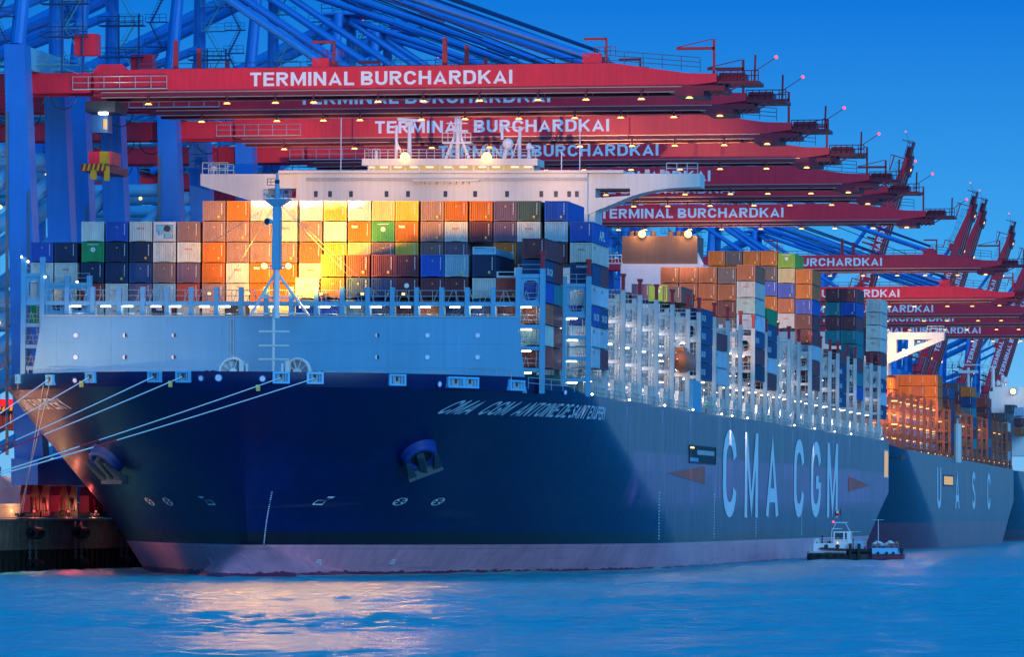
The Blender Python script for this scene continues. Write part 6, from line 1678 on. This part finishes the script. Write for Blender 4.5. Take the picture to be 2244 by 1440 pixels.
m = MB(); m.tube((.2, -.6, 5.7), (.2, -.6, 8.0), .035, 5); m.build('flagstaff', MATS['dark_steel'], wb_)
m = MB()
for i in range(6): 
    a, b = .2 - .14*i, .2 - .14*(i + 1); m.add([(a, -.6 + .06*math.sin(i*1.4), 6.9 - .05*i), (b, -.6 + .06*math.sin((i+1)*1.4), 6.9 - .05*(i+1)), (b, -.6 + .06*math.sin((i+1)*1.4), 7.65 - .03*(i+1)), (a, -.6 + .06*math.sin(i*1.4), 7.65 - .03*i)], [(0,1,2,3)])
fg = m.build('flag', MATS['post_red'], wb_)
for x in (-4.2, -3.0, -1.8, -.6, .5): m = MB(); m.ring((x, -1.86, .72), (0, 1, 0), .24, .1, 14, 6); m.build('tyre_fender', MATS['rubber'], wb_)
m = MB(); rail(m, (-4.4, -1.45, 1.33), (-3.9, -1.5, 1.33), .9, 1, .03, 1); rail(m, (-3.9, -1.2, 2.55), (1.2, -1.2, 2.55), .8, 7, .025, 1); m.build('guard_rail', MATS['letter_white'], wb_)
m = MB(); m.tube((-2.6, .3, 2.5), (-2.6, .3, 3.7), .16, 8); m.box(-1.9, -1.3, -.4, .4, 2.55, 3.0); m.tube((2.0, .5, 1.4), (2.0, .5, 3.3), .1, 6); m.build('exhaust_stack', MATS['dark_steel'], wb_)
m = MB(); m.add([(-.05, -.69, 7.1), (-.4, -.69, 7.05), (-.55, -.69, 7.3), (-.4, -.69, 7.5), (-.05, -.69, 7.45), (-.2, -.69, 7.27)], [(0,1,2,5), (2,3,4,5)]); m.build('flag_emblem', MATS['letter_white'], fg)
m = MB(); m.box(2.5, 3.4, -.6, .3, 1.5, 2.9); m.box(2.4, 3.5, -.7, .4, 2.9, 3.0); m.build('deck_locker', MATS['crane_lightblue'], wb_)
m = MB(); rail(m, (1.9, -1.3, 1.75), (4.0, -1.3, 1.75), 1.0, 4, .03, 1); m.build('guard_rail', MATS['letter_white'], wb_)
bg_ = empty('barge', boat_frame(1945, 3)); tag(bg_, 'small blue grey barge with covered cargo ahead of the work boat', 'boat')
hullform([(-2.9, .8), (-2.5, 1), (1.4, 1), (2.2, .8), (2.55, .3)], 1.5, -.4, .95).build('hull', MATS['hull_far'], bg_)
m = MB(); m.box(-2.5, 1.4, -1.35, 1.35, .97, 1.85); m.build('hold', MATS['crane_lightblue'], bg_)
for x in (-1.6, -.3, .7): m = MB(); m.disc((x, -1.55, 1.1), (0, 1, 0), .2, .2, 10); m.build('tyre_fender', MATS['rubber'], bg_)
m = MB(); rail(m, (-2.5, -1.3, 1.85), (1.5, -1.3, 1.85), .7, 6, .03, 1); m.build('guard_rail', MATS['rail_steel'], bg_)
m = MB()
for x in (-2.0, -.4, .6): m.box(x, x + .5, -1.2, -.9, 1.86, 2.35)
m.build('cargo_crates', MATS['post_red'], bg_)
m = MB()
for i in range(9): m.ball((-2.0 + i*.33, -.5 + .2*math.sin(i*2.3), 2.5 + .22*math.sin(i*1.1)), .32 + .06*math.sin(i*3), 8, 5, (1.1, 1, .75))
m.build('tarpaulin', MATS['letter_white'], bg_)
m = MB(); m.ball((1.25, -1.0, 2.62), .26, 8, 6, (1, .6, 1)); m.tube((1.4, -1.0, 1.8), (1.4, -1.0, 2.9), .03, 4); m.build('signal_flag', MATS['boat_orange'], bg_)
m = MB(); m.tube((-1.4, 0, 1.8), (-1.4, 0, 6.1), .05, 6); m.tube((-2.2, 0, 6.1), (-.6, 0, 6.1), .03, 4); m.build('mast', MATS['letter_white'], bg_)
m = MB(); m.tube((2.1, -.4, .9), (2.1, -.4, 1.8), .2, 8, .35); m.build('bow_post', MATS['dark_steel'], bg_)
# ------------------------------------------------------------------ a crewman in the deck passage
def person(M, label, jacket):
    J = [(0,0,.95), (0,.01,1.15), (0,.02,1.38), (0,.02,1.50), (0,.0,1.58), (0,-.01,1.68), (0,0,1.76),
         (.10,0,.90), (.11,-.02,.48), (.11,.03,.08), (.12,-.10,.03), (-.10,0,.90), (-.12,.04,.48), (-.12,.10,.08), (-.13,-.03,.03),
         (.19,.02,1.42), (.25,-.02,1.15), (.22,-.20,.98), (.21,-.27,.95), (-.19,.02,1.42), (-.26,.04,1.15), (-.25,-.10,.94), (-.24,-.16,.90)]
    Rr = [.15,.14,.165,.10,.06,.095,.08,.10,.075,.05,.045,.10,.075,.05,.045,.075,.055,.045,.035,.075,.055,.045,.035]
    E = [(0,1),(1,2),(2,3),(3,4),(4,5),(5,6),(0,7),(7,8),(8,9),(9,10),(0,11),(11,12),(12,13),(13,14),(2,15),(15,16),(16,17),(17,18),(2,19),(19,20),(20,21),(21,22)]
    me = bpy.data.meshes.new('person'); me.from_pydata(J, E, []); o = bpy.data.objects.new('person', me); link(o); o.matrix_world = M
    mo = o.modifiers.new('skin', 'SKIN'); o.modifiers.new('subdivision', 'SUBSURF').levels = 1
    for i, r in enumerate(Rr): me.skin_vertices[0].data[i].radius = (r, r*.85)
    me.skin_vertices[0].data[0].use_root = True
    m = bpy.data.materials.new('work_clothes'); nt, b = nodes_of(m); N = nt.nodes; L = nt.links
    tc_ = N.new('ShaderNodeTexCoord'); sp_ = N.new('ShaderNodeSeparateXYZ'); L.new(tc_.outputs['Object'], sp_.inputs[0])
    r_ = N.new('ShaderNodeValToRGB'); r_.color_ramp.interpolation = 'CONSTANT'; dv = N.new('ShaderNodeMath'); dv.operation = 'DIVIDE'; dv.inputs[1].default_value = 2.0; L.new(sp_.outputs['Z'], dv.inputs[0]); L.new(dv.outputs[0], r_.inputs[0])
    for p, c in ((.0, (.02,.02,.02)), (.05, (.02,.03,.06)), (.46, jacket), (.765, (.5,.3,.22))):
        e = r_.color_ramp.elements[0] if p == 0 else r_.color_ramp.elements.new(p); e.position = p; e.color = (*c, 1)
    r_.color_ramp.elements[-1].color = (.5,.3,.22,1); r_.color_ramp.elements[-1].position = 1.0
    L.new(r_.outputs[0], b.inputs['Base Color']); b.inputs['Roughness'].default_value = .7; me.materials.append(m)
    tag(o, label, 'person')
    h = MB(); h.ball((0, 0, 1.77), .13, 12, 6, (1, 1.1, .8)); h.tube((0, -.02, 1.74), (0, -.02, 1.76), .155, 12); h.build('helmet', MATS['letter_white'], o)
    return o
person(M_S @ Matrix.Translation((H1.B - .38, aft_at(1552), 20.42)) @ Matrix.Rotation(RAD(70), 4, 'Z'), 'person in a green jacket and white helmet at the deck rail', (.10, .55, .06))
print('containers', N_CONT[0], 'objects', len(bpy.data.objects))
